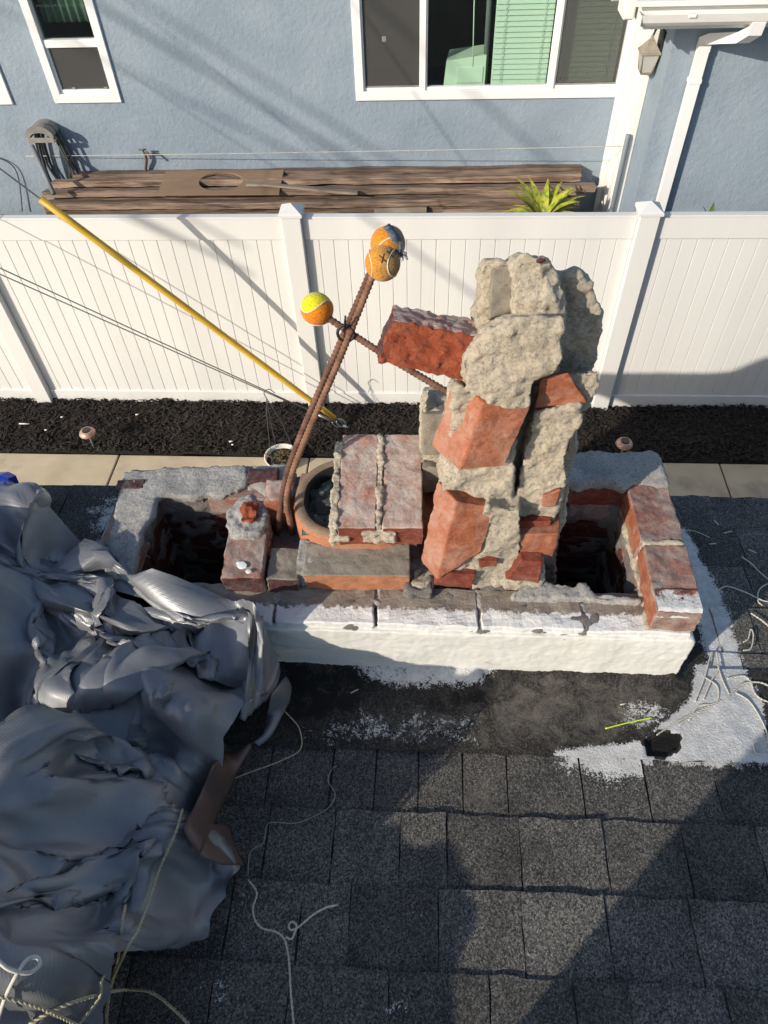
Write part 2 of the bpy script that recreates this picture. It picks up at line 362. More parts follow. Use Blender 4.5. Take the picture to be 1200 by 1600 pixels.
def tarp_mat(name, c1, c2, rough, met):
    m, ns, ls, b = nt(name); v = coord(ns, ls)
    f = noise_n(ns, ls, v, 5, 6, .6); r = ramp(ns, [(.3, c1), (.7, c2)]); ls.new(f, r.inputs[0]); ls.new(r.outputs[0], b.inputs['Base Color'])
    b.inputs['Coat Weight'].default_value = .22; b.inputs['Coat Roughness'].default_value = .30; b.inputs['Metallic'].default_value = met; rr = ramp(ns, [(.3, (rough-.07,)*3), (.7, (rough+.1,)*3)]); ls.new(noise_n(ns, ls, v, 12, 5, .6), rr.inputs[0]); ls.new(rr.outputs[0], b.inputs['Roughness'])
    uv = ns.new('ShaderNodeUVMap'); wv = []
    for d in ('X', 'Y'):
        q = N(ns, 'ShaderNodeTexWave', Scale=150); q.bands_direction = d; ls.new(uv.outputs[0], q.inputs[0]); wv.append(q.outputs['Fac'])
    h = math_n(ns, ls, 'ADD', wv[0], wv[1]); h = math_n(ns, ls, 'MULTIPLY', h, .16)
    n1 = noise_n(ns, ls, coord(ns, ls, (1, 1.8, 1)), 38, 3, .5, .2); h2 = math_n(ns, ls, 'MULTIPLY_ADD', n1, .9); ls.new(h, h2.node.inputs[2])
    bp = N(ns, 'ShaderNodeBump', Strength=.3, Distance=.003); ls.new(h2, bp.inputs['Height']); ls.new(bp.outputs[0], b.inputs['Normal'])
    return m
MT['tarp'] = tarp_mat('tarp', (.155, .165, .182), (.235, .24, .25), .43, .30)
MT['tarp_brown'] = tarp_mat('tarp_brown', (.10, .062, .05), (.15, .10, .085), .38, .2)
def glass_mat(name, tint, gl=.12):
    m, ns, ls, b = nt(name); out = [n for n in ns if n.type == 'OUTPUT_MATERIAL'][0]
    t = N(ns, 'ShaderNodeBsdfTransparent'); t.inputs[0].default_value = (*tint, 1); g = N(ns, 'ShaderNodeBsdfGlossy', Roughness=.03)
    lw = N(ns, 'ShaderNodeLayerWeight', Blend=.5); fr = math_n(ns, ls, 'MULTIPLY_ADD', math_n(ns, ls, 'POWER', lw.outputs['Facing'], 4.0), .55); fr.node.inputs[2].default_value = .04; mx = ns.new('ShaderNodeMixShader'); ls.new(fr, mx.inputs[0]); ls.new(t.outputs[0], mx.inputs[1]); ls.new(g.outputs[0], mx.inputs[2]); ls.new(mx.outputs[0], out.inputs[0]); return m
MT['glass'] = glass_mat('glass', (.90, .96, .92))
def screen_mat():
    m, ns, ls, b = nt('insect_screen'); out = [n for n in ns if n.type == 'OUTPUT_MATERIAL'][0]
    b.inputs['Base Color'].default_value = (.10, .10, .10, 1); b.inputs['Roughness'].default_value = .8
    t = N(ns, 'ShaderNodeBsdfTransparent'); mx = N(ns, 'ShaderNodeMixShader'); mx.inputs[0].default_value = .42; ls.new(t.outputs[0], mx.inputs[1]); ls.new(b.outputs[0], mx.inputs[2]); ls.new(mx.outputs[0], out.inputs[0]); return m
MT['screen'] = screen_mat()
def vcol_mat(name, rough=.95, bump=.5):
    m, ns, ls, b = nt(name); a = N(ns, 'ShaderNodeAttribute', attribute_name='felt'); v = coord(ns, ls)
    nz = noise_n(ns, ls, v, 260, 6, .7); rr = ramp(ns, [(.35, (.35, .33, .3)), (.55, (1, 1, 1))]); ls.new(nz, rr.inputs[0])
    ls.new(mixc(ns, ls, .75, a.outputs['Color'], rr.outputs[0], 'MULTIPLY'), b.inputs['Base Color']); b.inputs['Roughness'].default_value = rough; b.inputs['Specular IOR Level'].default_value = .15
    b.inputs['Sheen Weight'].default_value = .25
    bp = N(ns, 'ShaderNodeBump', Strength=bump, Distance=.002); ls.new(noise_n(ns, ls, v, 500, 4, .7), bp.inputs['Height']); ls.new(bp.outputs[0], b.inputs['Normal']); return m
MT['felt'] = vcol_mat('felt')
MT['seam'] = plain('seam', (.62, .58, .45), .9)
MT['ink'] = plain('ink', (.03, .028, .028), .9)

# ================================================================== SETTING
def roof_z(y): return ZC-1.437-.08*y
EAVE = 1.36; RX0, RX1 = -2.45, 7.0
T = ZC-1.30                     # top of the chimney's lower rim
box('ground', -60, 60, -60, 60, -.5, -.03, MT['soil'], kind='structure')

# sidewalk of separate slabs
sw = empty('sidewalk', (0, 3.2, 0), kind='structure')
xj = WZ(186, 712, .02).x; xs = [xj-1.55*3, xj-1.55*2, xj-1.55, xj, xj+1.55, xj+3.1, WZ(1132, 745, .02).x, WZ(1132, 745, .02).x+1.55, WZ(1132, 745, .02).x+3.1]
for a, b in zip(xs, xs[1:]): box('slab', a+.006, b-.006, 2.55, 3.94, -.1, .02+random.uniform(-.002, .002), MT['concrete'], sw, .006)
box('joint', xs[0], xs[-1], 2.56, 3.93, -.1, .006, MT['soil'], sw)

# mulch bed
vs = []; fs = []; nx, ny = 120, 14
for j in range(ny+1):
    for i in range(nx+1):
        x = -5.5+11*i/nx; y = 3.95+.75*j/ny; vs.append((x, y, .012+.03*fbm((x, y, 0), 3, 3)+.02*math.sin(math.pi*j/ny)))
for j in range(ny):
    for i in range(nx): a = j*(nx+1)+i; fs.append([a, a+1, a+nx+2, a+nx+1])
MT['mulch_base'] = pm('mulch_base', (.010, .008, .006), (.028, .021, .016), 30, .95, .8, 120, .01)
obj('mulch_bed', vs, fs, MT['mulch_base'], None, True, kind='structure')
MT['mulch'] = pm('mulch', (.009, .007, .006), (.030, .022, .017), 14, .9, .3, 90, c3=(.075, .055, .04), s3=25, t3=(.62, .72))
vs = []; fs = []
for k in range(15000):
    x = random.uniform(-4.3, 3.6); y = random.uniform(3.96, 4.66); L = random.uniform(.008, .032); b_ = random.uniform(.003, .009); h = random.uniform(.002, .006)
    z = .035+.03*fbm((x, y, 0), 3, 3)+random.uniform(-.012, .014)
    M = Matrix.Translation((x, y, z)) @ Euler((random.gauss(0, .35), random.gauss(0, .35), random.uniform(0, 6.3))).to_matrix().to_4x4()
    o = len(vs); c = [(-L, -b_, 0), (L, -b_*.6, 0), (L*.9, b_, 0), (-L*.9, b_*.8, 0)]
    vs += [M @ Vector(p) for p in c]+[M @ Vector((p[0], p[1], h)) for p in c]
    fs += [[o+4, o+5, o+6, o+7], [o, o+1, o+5, o+4], [o+1, o+2, o+6, o+5], [o+2, o+3, o+7, o+6], [o+3, o, o+4, o+7]]
obj('mulch_chips', vs, fs, MT['mulch'], label='dark brown shredded bark mulch between the sidewalk and the white fence', cat='mulch', kind='stuff')
box('neighbour_yard', -40, 40, 4.72, 40, -.2, .12, MT['soil'], kind='structure')

# the roof we stand on and the wall under it
MT['own_wall'] = pm('own_wall', (.36, .34, .30), (.42, .40, .36), 2, .9, .4, 30)
box('house_wall', RX0+.3, RX1-.3, -6, 1.02, 0, 2.40, MT['own_wall'], kind='structure')
roof = empty('roof', (0, 0, roof_z(0)), kind='structure')
CX0, CX1, CY0, CY1 = -.76, .562, .787, 1.222      # chimney footprint
for (xa, xb, ya, yb_) in ((RX0, RX1, -4, CY0), (RX0, CX0, CY0, EAVE), (CX1, RX1, CY0, EAVE), (CX0, CX1, CY1, EAVE)):
    v2, f2 = prism_data([(xa, ya, roof_z(ya)), (xb, ya, roof_z(ya)), (xb, yb_, roof_z(yb_)), (xa, yb_, roof_z(yb_))], (0, 0, -.03)); obj('deck', v2, f2, MT['shingle'], roof)
box('fascia', RX0, RX1, EAVE-.045, EAVE-.012, roof_z(EAVE)-.17, roof_z(EAVE)-.032, MT['white_paint'], roof)

# ---- helper: soft polygon masks on the roof plane
def poly_dist(p, poly):
    x, y = p; ins = False; best = 1e9; n = len(poly)
    for i in range(n):
        x1, y1 = poly[i]; x2, y2 = poly[(i+1) % n]
        if (y1 > y) != (y2 > y) and x < (x2-x1)*(y-y1)/(y2-y1)+x1: ins = not ins
        dx, dy = x2-x1, y2-y1; t = max(0, min(1, ((x-x1)*dx+(y-y1)*dy)/(dx*dx+dy*dy+1e-12)))
        best = min(best, math.hypot(x-x1-t*dx, y-y1-t*dy))
    return best if ins else -best
def on_roof(px, py):
    r = ray(px, py); t = (-1.437+.008)/(r.z+.08*r.y); p = r*t; return (p.x, p.y)
def region(pts, amount, soft): return ([on_roof(*p) for p in pts], amount, soft)
PAINT = [region([(1045, 800), (1075, 830), (1128, 930), (1165, 1045), (1120, 1075), (1095, 1000), (1060, 880)], 1.0, .018),
         region([(1085, 1040), (1160, 1040), (1190, 1100), (1203, 1196), (890, 1192), (905, 1168), (1000, 1160), (1040, 1125), (1075, 1095)], 1.0, .012),
         region([(540, 1028), (790, 1040), (745, 1078), (620, 1078), (560, 1062)], .72, .02),
         region([(470, 1140), (560, 1108), (760, 1112), (770, 1165), (560, 1172), (470, 1168)], .42, .03),
         region([(960, 1095), (1030, 1090), (1055, 1130), (1000, 1150), (955, 1140)], .5, .02),
         region([(870, 1172), (1000, 1160), (1010, 1192), (860, 1190)], .8, .012),
         region([(135, 790), (165, 770), (195, 800), (190, 880), (140, 830)], .75, .012),
         region([(305, 1520), (370, 1515), (375, 1575), (310, 1570)], .46, .02), region([(600, 1545), (650, 1545), (655, 1580), (605, 1585)], .5, .012),
         region([(368, 1395), (395, 1395), (395, 1425), (368, 1420)], .55, .008), region([(615, 1395), (665, 1395), (665, 1440), (620, 1430)], .38, .015),
         region([(1055, 930), (1170, 880), (1200, 1010), (1110, 1020)], .25, .05)]
TAR_DARK = [region([(430, 1035), (640, 1045), (560, 1120), (430, 1150)], .6, .03), region([(660, 1075), (900, 1070), (780, 1112), (655, 1112)], .55, .02),  # near-black patches: tar, the hole and a dark wedge before the chimney base
       region([(1006, 1160), (1030, 1147), (1060, 1152), (1056, 1172), (1035, 1184), (1012, 1180)], 2.6, .004), region([(440, 1130), (600, 1165), (560, 1185), (430, 1180)], .4, .03)]
DUST = [region([(760, 1050), (1090, 1070), (1090, 1100), (980, 1170), (800, 1180), (740, 1130)], .85, .05), region([(540, 1090), (770, 1090), (780, 1180), (600, 1180)], .7, .05), region([(720, 1190), (800, 1190), (800, 1280), (720, 1280)], .75, .04)]
HOLE = TAR_DARK[2][0]
def mask(regs, x, y):
    v = 0
    for poly, amt, soft in regs:
        d = poly_dist((x, y), poly)
        if d > -soft: v = max(v, amt*min(1, .5+.5*d/soft))
    return v
def add_masks(me):
    pts = [v.co for v in me.vertices]
    for nm, regs in (('paint', PAINT), ('tar', TAR_DARK), ('dust', DUST)):
        vals = [mask(regs, p.x, p.y) for p in pts]
        if nm == 'paint': vals = [-1.0 if poly_dist((p.x, p.y), HOLE) > -.004 else a for a, p in zip(vals, pts)]
        at = me.attributes.new(nm, 'FLOAT', 'POINT'); at.data.foreach_set('value', vals)

# ---- shingle tabs: butts point to the eave (away from the camera)
rnd = random.Random(3)
def tab(x0, x1, yb, L, thick, n=7):
    vs = []; fs = []; j1 = [rnd.uniform(-.003, .003) for _ in range(n+1)]
    for j in range(n+1):
        for i in range(n+1):
            y = yb-L+L*j/n+(j1[i] if j == n else 0); x = x0+(x1-x0)*i/n+(rnd.uniform(-.0015, .0015) if i in (0, n) else 0)
            t = (y-(yb-L))/L; z = roof_z(y)+.001+thick*t+.0012*fbm((x, y, 3), 12, 2)
            vs.append((x, y, z))
    for j in range(n):
        for i in range(n): a = j*(n+1)+i; fs.append([a, a+1, a+n+2, a+n+1])
    per = [i for i in range(n+1)]+[j*(n+1)+n for j in range(1, n+1)]+[n*(n+1)+i for i in range(n-1, -1, -1)]+[j*(n+1) for j in range(n-1, 0, -1)]
    o = len(vs)
    for i in per: vs.append((vs[i][0], vs[i][1], vs[i][2]-.0055))
    for k in range(len(per)): fs.append([per[k], o+k, o+(k+1) % len(per), per[(k+1) % len(per)]])
    return vs, fs
courses = [.183, .316, .452, .583]          # measured butts; the rest follow the same exposure
courses = [.183-.132*k for k in (4, 3, 2, 1)]+courses+[.583+.132*k for k in range(1, 7)]
far_v = []; far_f = []
for ci, yb in enumerate(courses):
    yb = min(yb, EAVE+.01)
    if yb < -.40: continue
    x = -2.40+rnd.uniform(0, .12)
    while x < 2.6:
        wd = rnd.choice((.09, .13, .14, .15, .16, .18))
        if x < .8: wd = min(wd, .17)
        th = rnd.choice((.0085, .0085, .012)); x_next = x+wd
        if yb > CY0 and yb-.19 < CY1 and x+wd > CX0 and x < CX1:      # the chimney stands here
            if x < CX0-.02: wd = CX0-x
            elif x+wd > CX1+.02: wd = x+wd-CX1; x = CX1
            else: x = x_next; continue
        if -.02 < yb and -.93 < x+wd/2 < .98 and not (.56 < yb < 1.15 and -.70 < x+wd/2 < .47) :
            vs, fs = tab(x+.0011, x+wd-.0011, yb, .19, th); me = mesh('shingle', vs, fs); add_masks(me); link('shingle', me, MT['shingle'], roof)
        else:
            vs, fs = tab(x+.0018, x+wd-.0018, yb, .19, th, 2); o = len(far_v); far_v += vs; far_f += [[i+o for i in f] for f in fs]
        x = x_next
o = obj('shingle_field', far_v, far_f, MT['shingle'], roof, kind='stuff'); add_masks(o.data)

# ---- bonded sheet in front of and beside the chimney
def sheet(x0, x1, y0, y1, st=.007):
    nx = int((x1-x0)/st); ny = int((y1-y0)/st); vs = []; fs = []
    for j in range(ny+1):
        for i in range(nx+1):
            x = x0+(x1-x0)*i/nx; y = y0+(y1-y0)*j/ny
            if j == 0: y += .004*fbm((x, 0, 5), 20, 3)
            d = max(0, 1-min(abs(y-CY0), 9 if y > CY0 else 9)/.05) if x < CX1+.01 and y < CY0+.02 else 0
            if y >= CY0-.02: d = max(d, max(0, 1-abs(x-CX1)/.045))
            z = roof_z(y)+.0155+.004*fbm((x, y, 1), 9, 4)+.022*d*d
            if poly_dist((x, y), HOLE) > 0: z -= .010
            vs.append((x, y, z))
    for j in range(ny):
        for i in range(nx): a = j*(nx+1)+i; fs.append([a, a+1, a+nx+2, a+nx+1])
    return vs, fs
vs, fs = sheet(-.62, .80, .578, CY0+.015); v2, f2 = sheet(CX1-.02, .655, CY0+.016, 1.235); o = len(vs); vs += v2; fs += [[i+o for i in f] for f in f2]
fl = obj('flashing_sheet', vs, fs, MT['flashing'], roof, True); add_masks(fl.data)
v2, f2 = prism_data([(.795, .579, roof_z(.58)+.012), (.80, .579, roof_z(.58)+.0), (.80, .80, roof_z(.8)), (.795, .80, roof_z(.8)+.012)], (0, 0, -.002))

# ================================================================== CHIMNEY
ch = empty('chimney', (-.10, 1.0, T-.3), label='broken brick chimney with white coated base, two open flues and a crumbling stack', cat='chimney')
brnd = random.Random(11)
def brick_mesh(dx, dy, dz, seed, n=3, rough=.0025):
    bm = bmesh.new(); bm_box(bm, -dx/2, dx/2, -dy/2, dy/2, -dz/2, dz/2)
    bmesh.ops.bevel(bm, geom=bm.edges[:], offset=.0035, segments=1, affect='EDGES')
    if n: bmesh.ops.subdivide_edges(bm, edges=[e for e in bm.edges if e.calc_length() > .03], cuts=n, use_grid_fill=True)
    for v in bm.verts: v.co += Vector((fbm(v.co+Vector((seed, 0, 0)), 30, 2), fbm(v.co+Vector((0, seed, 4)), 30, 2), fbm(v.co+Vector((7, 0, seed)), 30, 2)))*rough
    bmesh.ops.recalc_face_normals(bm, faces=bm.faces)
    me = bpy.data.meshes.new('brick'); bm.to_mesh(me); bm.free(); return me
cache = {}
def wall_brick(x0, x1, y0, y1, z1, m, parent, h=.057, n=1):
    key = (round(x1-x0, 3), round(y1-y0, 3), brnd.randint(0, 2), m.name, n)
    if key not in cache:
        cache[key] = brick_mesh(x1-x0, y1-y0, h, key[2]*5+1, n); cache[key].materials.append(m)
    o = bpy.data.objects.new('brick', cache[key]); col.objects.link(o); o.location = ((x0+x1)/2, (y0+y1)/2, z1-h/2); o.rotation_euler = (brnd.gauss(0, .008), brnd.gauss(0, .008), brnd.gauss(0, .006))
    o.parent = parent; o.matrix_parent_inverse = Matrix.Translation(-parent_loc(parent)); return o
WT = .094
IX0, IX1, IY0, IY1 = CX0+WT, CX1-WT, CY0+WT, CY1-WT
D1 = (-.452, -.36); D2 = (.10, .19)
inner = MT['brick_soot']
ledge_top = T
for k in range(9):
    zt = T-.067*k-.003
    m = MT['brick_old'] if k == 0 else inner
    if k % 2 == 0:
        n = 6; L = (CX1-CX0)/n
        for i in range(n):
            wall_brick(CX0+i*L+.005, CX0+(i+1)*L-.005, IY1, CY1, zt, m, ch)
            if k > 0: wall_brick(CX0+i*L+.005, CX0+(i+1)*L-.005, CY0+.002, IY0, zt, m, ch)
        for a, b in ((CX0, IX0), (IX1, CX1)): wall_brick(a, b, IY0+.005, IY1-.005, zt, m, ch)
    else:
        n = 6; L = (IX1-IX0)/n
        for i in range(n):
            wall_brick(IX0+i*L+.005, IX0+(i+1)*L-.005, IY1, CY1, zt, m, ch); wall_brick(IX0+i*L+.005, IX0+(i+1)*L-.005, CY0+.002, IY0, zt, m, ch)
        for a, b in ((CX0, IX0), (IX1, CX1)):
            ym = (CY0+CY1)/2; wall_brick(a, b, CY0, ym-.005, zt, m, ch); wall_brick(a, b, ym+.005, CY1, zt, m, ch)
    for d in (D1, D2): wall_brick(d[0], d[1], IY0+.004, IY1-.004, zt, inner, ch)
# top course of the front ledge: brushed with white towards the outer edge
L = (CX1-CX0)/6
for i in range(6):
    me = brick_mesh(L-.005, WT+.004, .057, 20+i, 9, .004)
    at = me.attributes.new('paint', 'FLOAT', 'POINT')
    cx = CX0+(i+.5)*L
    at.data.foreach_set('value', [max(-.2, min(1.2, .62-(v.co.y+.012)/.035*.8)) for v in me.vertices])
    b = link('brick', me, MT['ledge'], ch); b.location = (cx, (CY0+IY0)/2-.002, T-.0315+brnd.uniform(-.003, .002)); b.rotation_euler = (brnd.gauss(0, .015), brnd.gauss(0, .01), 0)
# mortar cores of the walls, lumpy so they smear over the bricks
def bxd(x0, x1, y0, y1, z0, z1):
    bm = bmesh.new(); bm_box(bm, x0, x1, y0, y1, z0, z1); vs = [v.co.copy() for v in bm.verts]; bm.verts.index_update(); fs = [[v.index for v in f.verts] for f in bm.faces]; bm.free(); return vs, fs
zb = T-.62; e = .0025
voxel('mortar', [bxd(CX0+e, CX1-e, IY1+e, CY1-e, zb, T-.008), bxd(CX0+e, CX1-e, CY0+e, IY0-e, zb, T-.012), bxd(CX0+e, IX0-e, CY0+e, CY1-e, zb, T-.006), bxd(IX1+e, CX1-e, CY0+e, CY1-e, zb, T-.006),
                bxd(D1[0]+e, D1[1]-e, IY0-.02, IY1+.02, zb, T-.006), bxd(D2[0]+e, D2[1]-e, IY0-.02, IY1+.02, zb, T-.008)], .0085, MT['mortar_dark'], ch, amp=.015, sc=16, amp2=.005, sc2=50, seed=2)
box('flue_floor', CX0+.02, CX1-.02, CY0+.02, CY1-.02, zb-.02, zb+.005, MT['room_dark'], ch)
# fill round the middle liner
voxel('mortar', [bxd(D1[1]-.01, D2[0]+.01, IY0-.01, IY1+.02, T-.3, T-.02)], .011, MT['mortar_grey'], ch, amp=.008, seed=5)

# white coated base
voxel('base_coating', [bxd(CX0-.012, CX1+.008, CY0-.012, CY0+.006, roof_z(.79)-.01, T-.022), bxd(CX1-.004, CX1+.011, CY0-.012, CY1-.02, roof_z(.9)-.02, T-.03), bxd(CX0-.012, CX0+.004, CY0-.012, CY1, roof_z(.9)-.02, T-.03)], .0055, MT['coat'], ch, amp=.0028, sc=11, amp2=.0008, sc2=50, seed=3, smooth_it=3)

# ---- pieces shaped from measured corners
def pp(p, y, z=None): return W(p[0], p[1], y) if z is None else WZ(p[0], p[1], z)
def sub_noise(vs, fs, amp, sc, seed, target=.0075, bev=.003, mat_side=None):
    bm = bmesh.new(); bv = [bm.verts.new(v) for v in vs]
    for f in fs: bm.faces.new([bv[i] for i in f])
    for i, f in enumerate(bm.faces): f.material_index = 0 if mat_side is None else mat_side(i)
    bmesh.ops.recalc_face_normals(bm, faces=bm.faces)
    if bev: bmesh.ops.bevel(bm, geom=bm.edges[:], offset=bev*.6, segments=1, affect='EDGES')
    bmesh.ops.triangulate(bm, faces=bm.faces)
    for _ in range(6):
        es = [ed for ed in bm.edges if ed.calc_length() > target]
        if not es: break
        bmesh.ops.subdivide_edges(bm, edges=es, cuts=1); bmesh.ops.triangulate(bm, faces=[f for f in bm.faces if len(f.verts) > 3])
    bm.normal_update(); s = Vector((seed*2.3, seed*1.1, seed))
    for v in bm.verts: v.co = v.co+v.normal*(fbm(v.co+s, sc, 5)*amp)
    for f in bm.faces: f.smooth = True
    me = bpy.data.meshes.new('brick'); bm.to_mesh(me); bm.free(); me.set_sharp_from_angle(angle=R(38)); return me
def quad_brick(px, ys, vec, mats, parent, seed, amp=.003, sc=28, fm=None, name='brick', **k):
    """brick whose front face has these four corners and whose body runs back along vec"""
    front = [W(p[0], p[1], y) for p, y in zip(px, ys if isinstance(ys, (list, tuple)) else [ys]*4)]
    vs, fs = prism_data(front, vec); me = sub_noise(vs, fs, amp, sc, seed, target=.006, mat_side=fm)
    o = link(name, me, mats, parent, **k); return o
def hero(c, dims, rot, mats, parent, seed, amp=.003, fm=None):
    dx, dy, dz = dims; M = Matrix.Translation(c) @ Euler([R(a) for a in rot]).to_matrix().to_4x4()
    bm = bmesh.new(); bm_box(bm, -dx/2, dx/2, -dy/2, dy/2, -dz/2, dz/2, M); vs = [v.co.copy() for v in bm.verts]; bm.verts.index_update(); fs = [[v.index for v in f.verts] for f in bm.faces]; bm.free()
    me = sub_noise(vs, fs, amp, 30, seed, mat_side=fm); return link('brick', me, mats, parent)   # faces: bottom, top, front, back, left, right

# left flue: mortar crust on the rims
def crust(px, z, thick, **k):
    pts = [WZ(p[0], p[1], z) for p in px]; return prism_data(pts, (0, 0, -thick))
voxel('mortar', [crust([(193, 735), (300, 729), (385, 726), (388, 752), (372, 766), (345, 776), (322, 770), (300, 778), (268, 772), (245, 775), (240, 800), (222, 826), (216, 860), (205, 905), (160, 905), (168, 845)], T+.012, .022)], .006, MT['mortar_grey'], ch, amp=.0045, sc=18, amp2=.0025, sc2=80, seed=8)
voxel('mortar', [crust([(383, 726), (455, 722), (458, 745), (440, 765), (415, 775), (400, 760), (385, 764)], T+.006, .02)], .006, MT['mortar_grey'], ch, amp=.006, seed=9)
hero(WZ(412, 747, T+.002), (.075, .045, .03), (0, 0, 4), MT['brick_dark'], ch, 3)
hero(WZ(205, 760, T+.004), (.07, .03, .02), (0, 0, 4), MT['brick_dark'], ch, 4)
# divider: brick with paint dots, mortar lump, broken bits
hb = hero(WZ(380, 872, T+.060)-Vector((0, -.03, .028)), (.088, .155, .060), (4, 0, 2), [MT['brick_old'], MT['brick_dark']], ch, 12, .004, lambda i: 1 if i in (2, 4) else 0)
for (a, b_, r_) in ((378, 883, .011), (388, 893, .006), (373, 880, .005)):
    v_, f_ = lathe([(r_, 0), (r_*.8, .0015), (.0005, .0022)], 9); o = obj('paint_splash', [Vector((p[0]*(1+.3*math.sin(5*i)), p[1], p[2]))+WZ(a, b_, T+.0630) for i, p in enumerate(v_)], f_, MT['fresh_white'], ch)
voxel('mortar', [crust([(352, 800), (372, 775), (395, 770), (412, 782), (420, 800), (412, 828), (385, 838), (360, 832), (350, 818)], T+.080, .07)], .0045, MT['mortar_grey'], ch, amp=.010, sc=26, amp2=.004, seed=10, smooth_it=3)
hero(WZ(389, 806, T+.080), (.036, .042, .022), (6, 4, 12), MT['brick_rough'], ch, 5, .016)
hero(WZ(443, 879, T+.045)-Vector((0, 0, .03)), (.068, .085, .055), (0, 3, 2), [MT['brick_grey'], MT['brick_dark']], ch, 15, .004, lambda i: 1 if i == 2 else 0)
hero(WZ(431, 768, T+.10)-Vector((-.003, 0, .05)), (.05, .06, .12), (6, 0, 0), [MT['brick_clean'], MT['brick_weathered']], ch, 16, .004, lambda i: 1 if i == 1 else 0)
hero(WZ(478, 870, T+.045)-Vector((0, 0, .02)), (.035, .09, .05), (0, 0, 0), MT['mortar_grey'], ch, 17, .005)

# middle: clay flue liner
def rrect(cx, cy, hx, hy, r, n=10):
    out = []
    for sx, sy, a0 in ((1, 1, 0), (-1, 1, 90), (-1, -1, 180), (1, -1, 270)):
        for i in range(n+1):
            a = R(a0+90*i/n); out.append((cx+sx*(hx-r)+r*math.cos(a), cy+sy*(hy-r)+r*math.sin(a)))
    return out
lx0 = WZ(457, 790, T+.10).x; lx1 = WZ(664, 850, T+.10).x; ly0 = WZ(500, 842, T+.10).y; ly1 = WZ(540, 715, T+.10).y
lc = ((lx0+lx1)/2, (ly0+ly1)/2); hx, hy = (lx1-lx0)/2, (ly1-ly0)/2
vs = []; fs = []; rings = [(0, T-.25), (0, T+.088), (.003, T+.098), (.008, T+.102), (.024, T+.102), (.030, T+.095), (.030, T-.25)]
for ins, z in rings:
    for (x, y) in rrect(lc[0], lc[1], hx-ins, hy-ins, hy*.92-ins): vs.append((x+.0015*fbm((x, y, z), 20, 2), y, z+.002*fbm((x, y, 4), 15, 2)))
n = len(vs)//len(rings)
for k in range(len(rings)-1):
    for i in range(n): fs.append([k*n+i, k*n+(i+1) % n, (k+1)*n+(i+1) % n, (k+1)*n+i])
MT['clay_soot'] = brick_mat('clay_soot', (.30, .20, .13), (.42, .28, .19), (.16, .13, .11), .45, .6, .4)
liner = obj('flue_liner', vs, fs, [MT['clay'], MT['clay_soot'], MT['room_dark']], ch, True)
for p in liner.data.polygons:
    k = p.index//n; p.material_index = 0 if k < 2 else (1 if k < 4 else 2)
# torn black plastic stuffed into the liner
vs = []; fs = []; g = 26
for j in range(g+1):
    for i in range(g+1):
        x = lc[0]-hx*.82+hx*1.6*i/g; y = lc[1]-hy*.80+hy*1.6*j/g
        vs.append((x, y, T+.088-.035*j/g+.035*fbm((x, y, 2), 16, 4)+.01*abs(fbm((x, y, 9), 40, 2))))
for j in range(g):
    for i in range(g): a = j*(g+1)+i; fs.append([a, a+1, a+g+2, a+g+1])
o = obj('plastic_sheet', vs, fs, MT['plastic_bag'], None, True, label='crumpled black plastic stuffed into the round clay flue liner', cat='plastic sheet')
o.modifiers.new('t', 'SOLIDIFY').thickness = .002

# stretcher in front of the liner
hero(WZ(558, 872, T+.064)-Vector((0, 0, .031)), (.228, .082, .062), (5, 0, 1), [MT['brick_grey'], MT['clay']], ch, 21, .003, lambda i: 1 if i == 2 else 0)
hero(WZ(488, 858, T+.068)-Vector((0, 0, .03)), (.06, .06, .05), (5, 0, 0), MT['mortar_grey'], ch, 22, .005)
voxel('mortar', [bxd(-.035, .02, .85, 1.0, T-.01, T+.03)], .006, MT['mortar_dark'], ch, amp=.016, sc=25, amp2=.004, seed=14)
voxel('mortar', [crust([(650, 880), (672, 870), (680, 905), (655, 918), (640, 912)], T+.03, .04)], .005, MT['mortar'], ch, amp=.010, sc=30, seed=15)
# two bricks lying across the liner, tipped to the front, with mortar between and beside them
tipM = Euler((R(7), 0, R(1.5))).to_matrix().to_4x4()
c0 = WZ(594, 748, T+.185)
def on_tip(x0, x1, y0, y1, z0, z1): 
    M = Matrix.Translation(c0) @ tipM; bm = bmesh.new(); bm_box(bm, x0, x1, y0, y1, z0, z1, M); vs = [v.co.copy() for v in bm.verts]; bm.verts.index_update(); fs = [[v.index for v in f.verts] for f in bm.faces]; bm.free(); return vs, fs
for x0, x1, s in ((-.086, -.0065, 31), (.0075, .0895, 32)):
    me = sub_noise(*on_tip(x0, x1, -.124, .122, -.066, 0), .003, 26, s, mat_side=lambda i: 1 if i in (2, 5) else 0); link('brick', me, [MT['brick_weathered'], MT['brick_red']], ch)
voxel('mortar', [on_tip(-.006, .006, -.122, .125, -.055, .005), on_tip(-.036, .034, -.130, -.12, -.050, -.012), on_tip(-.102, -.085, -.125, .10, -.066, .003), on_tip(-.088, -.06, -.130, -.12, -.05, -.035)], .0036, MT['mortar'], ch, amp=.006, sc=40, amp2=.003, sc2=110, seed=16, smooth_it=1)
box('brick_bed', c0.x-.07, c0.x+.08, .95, 1.12, T+.05, T+.115, MT['mortar_dark'], ch)

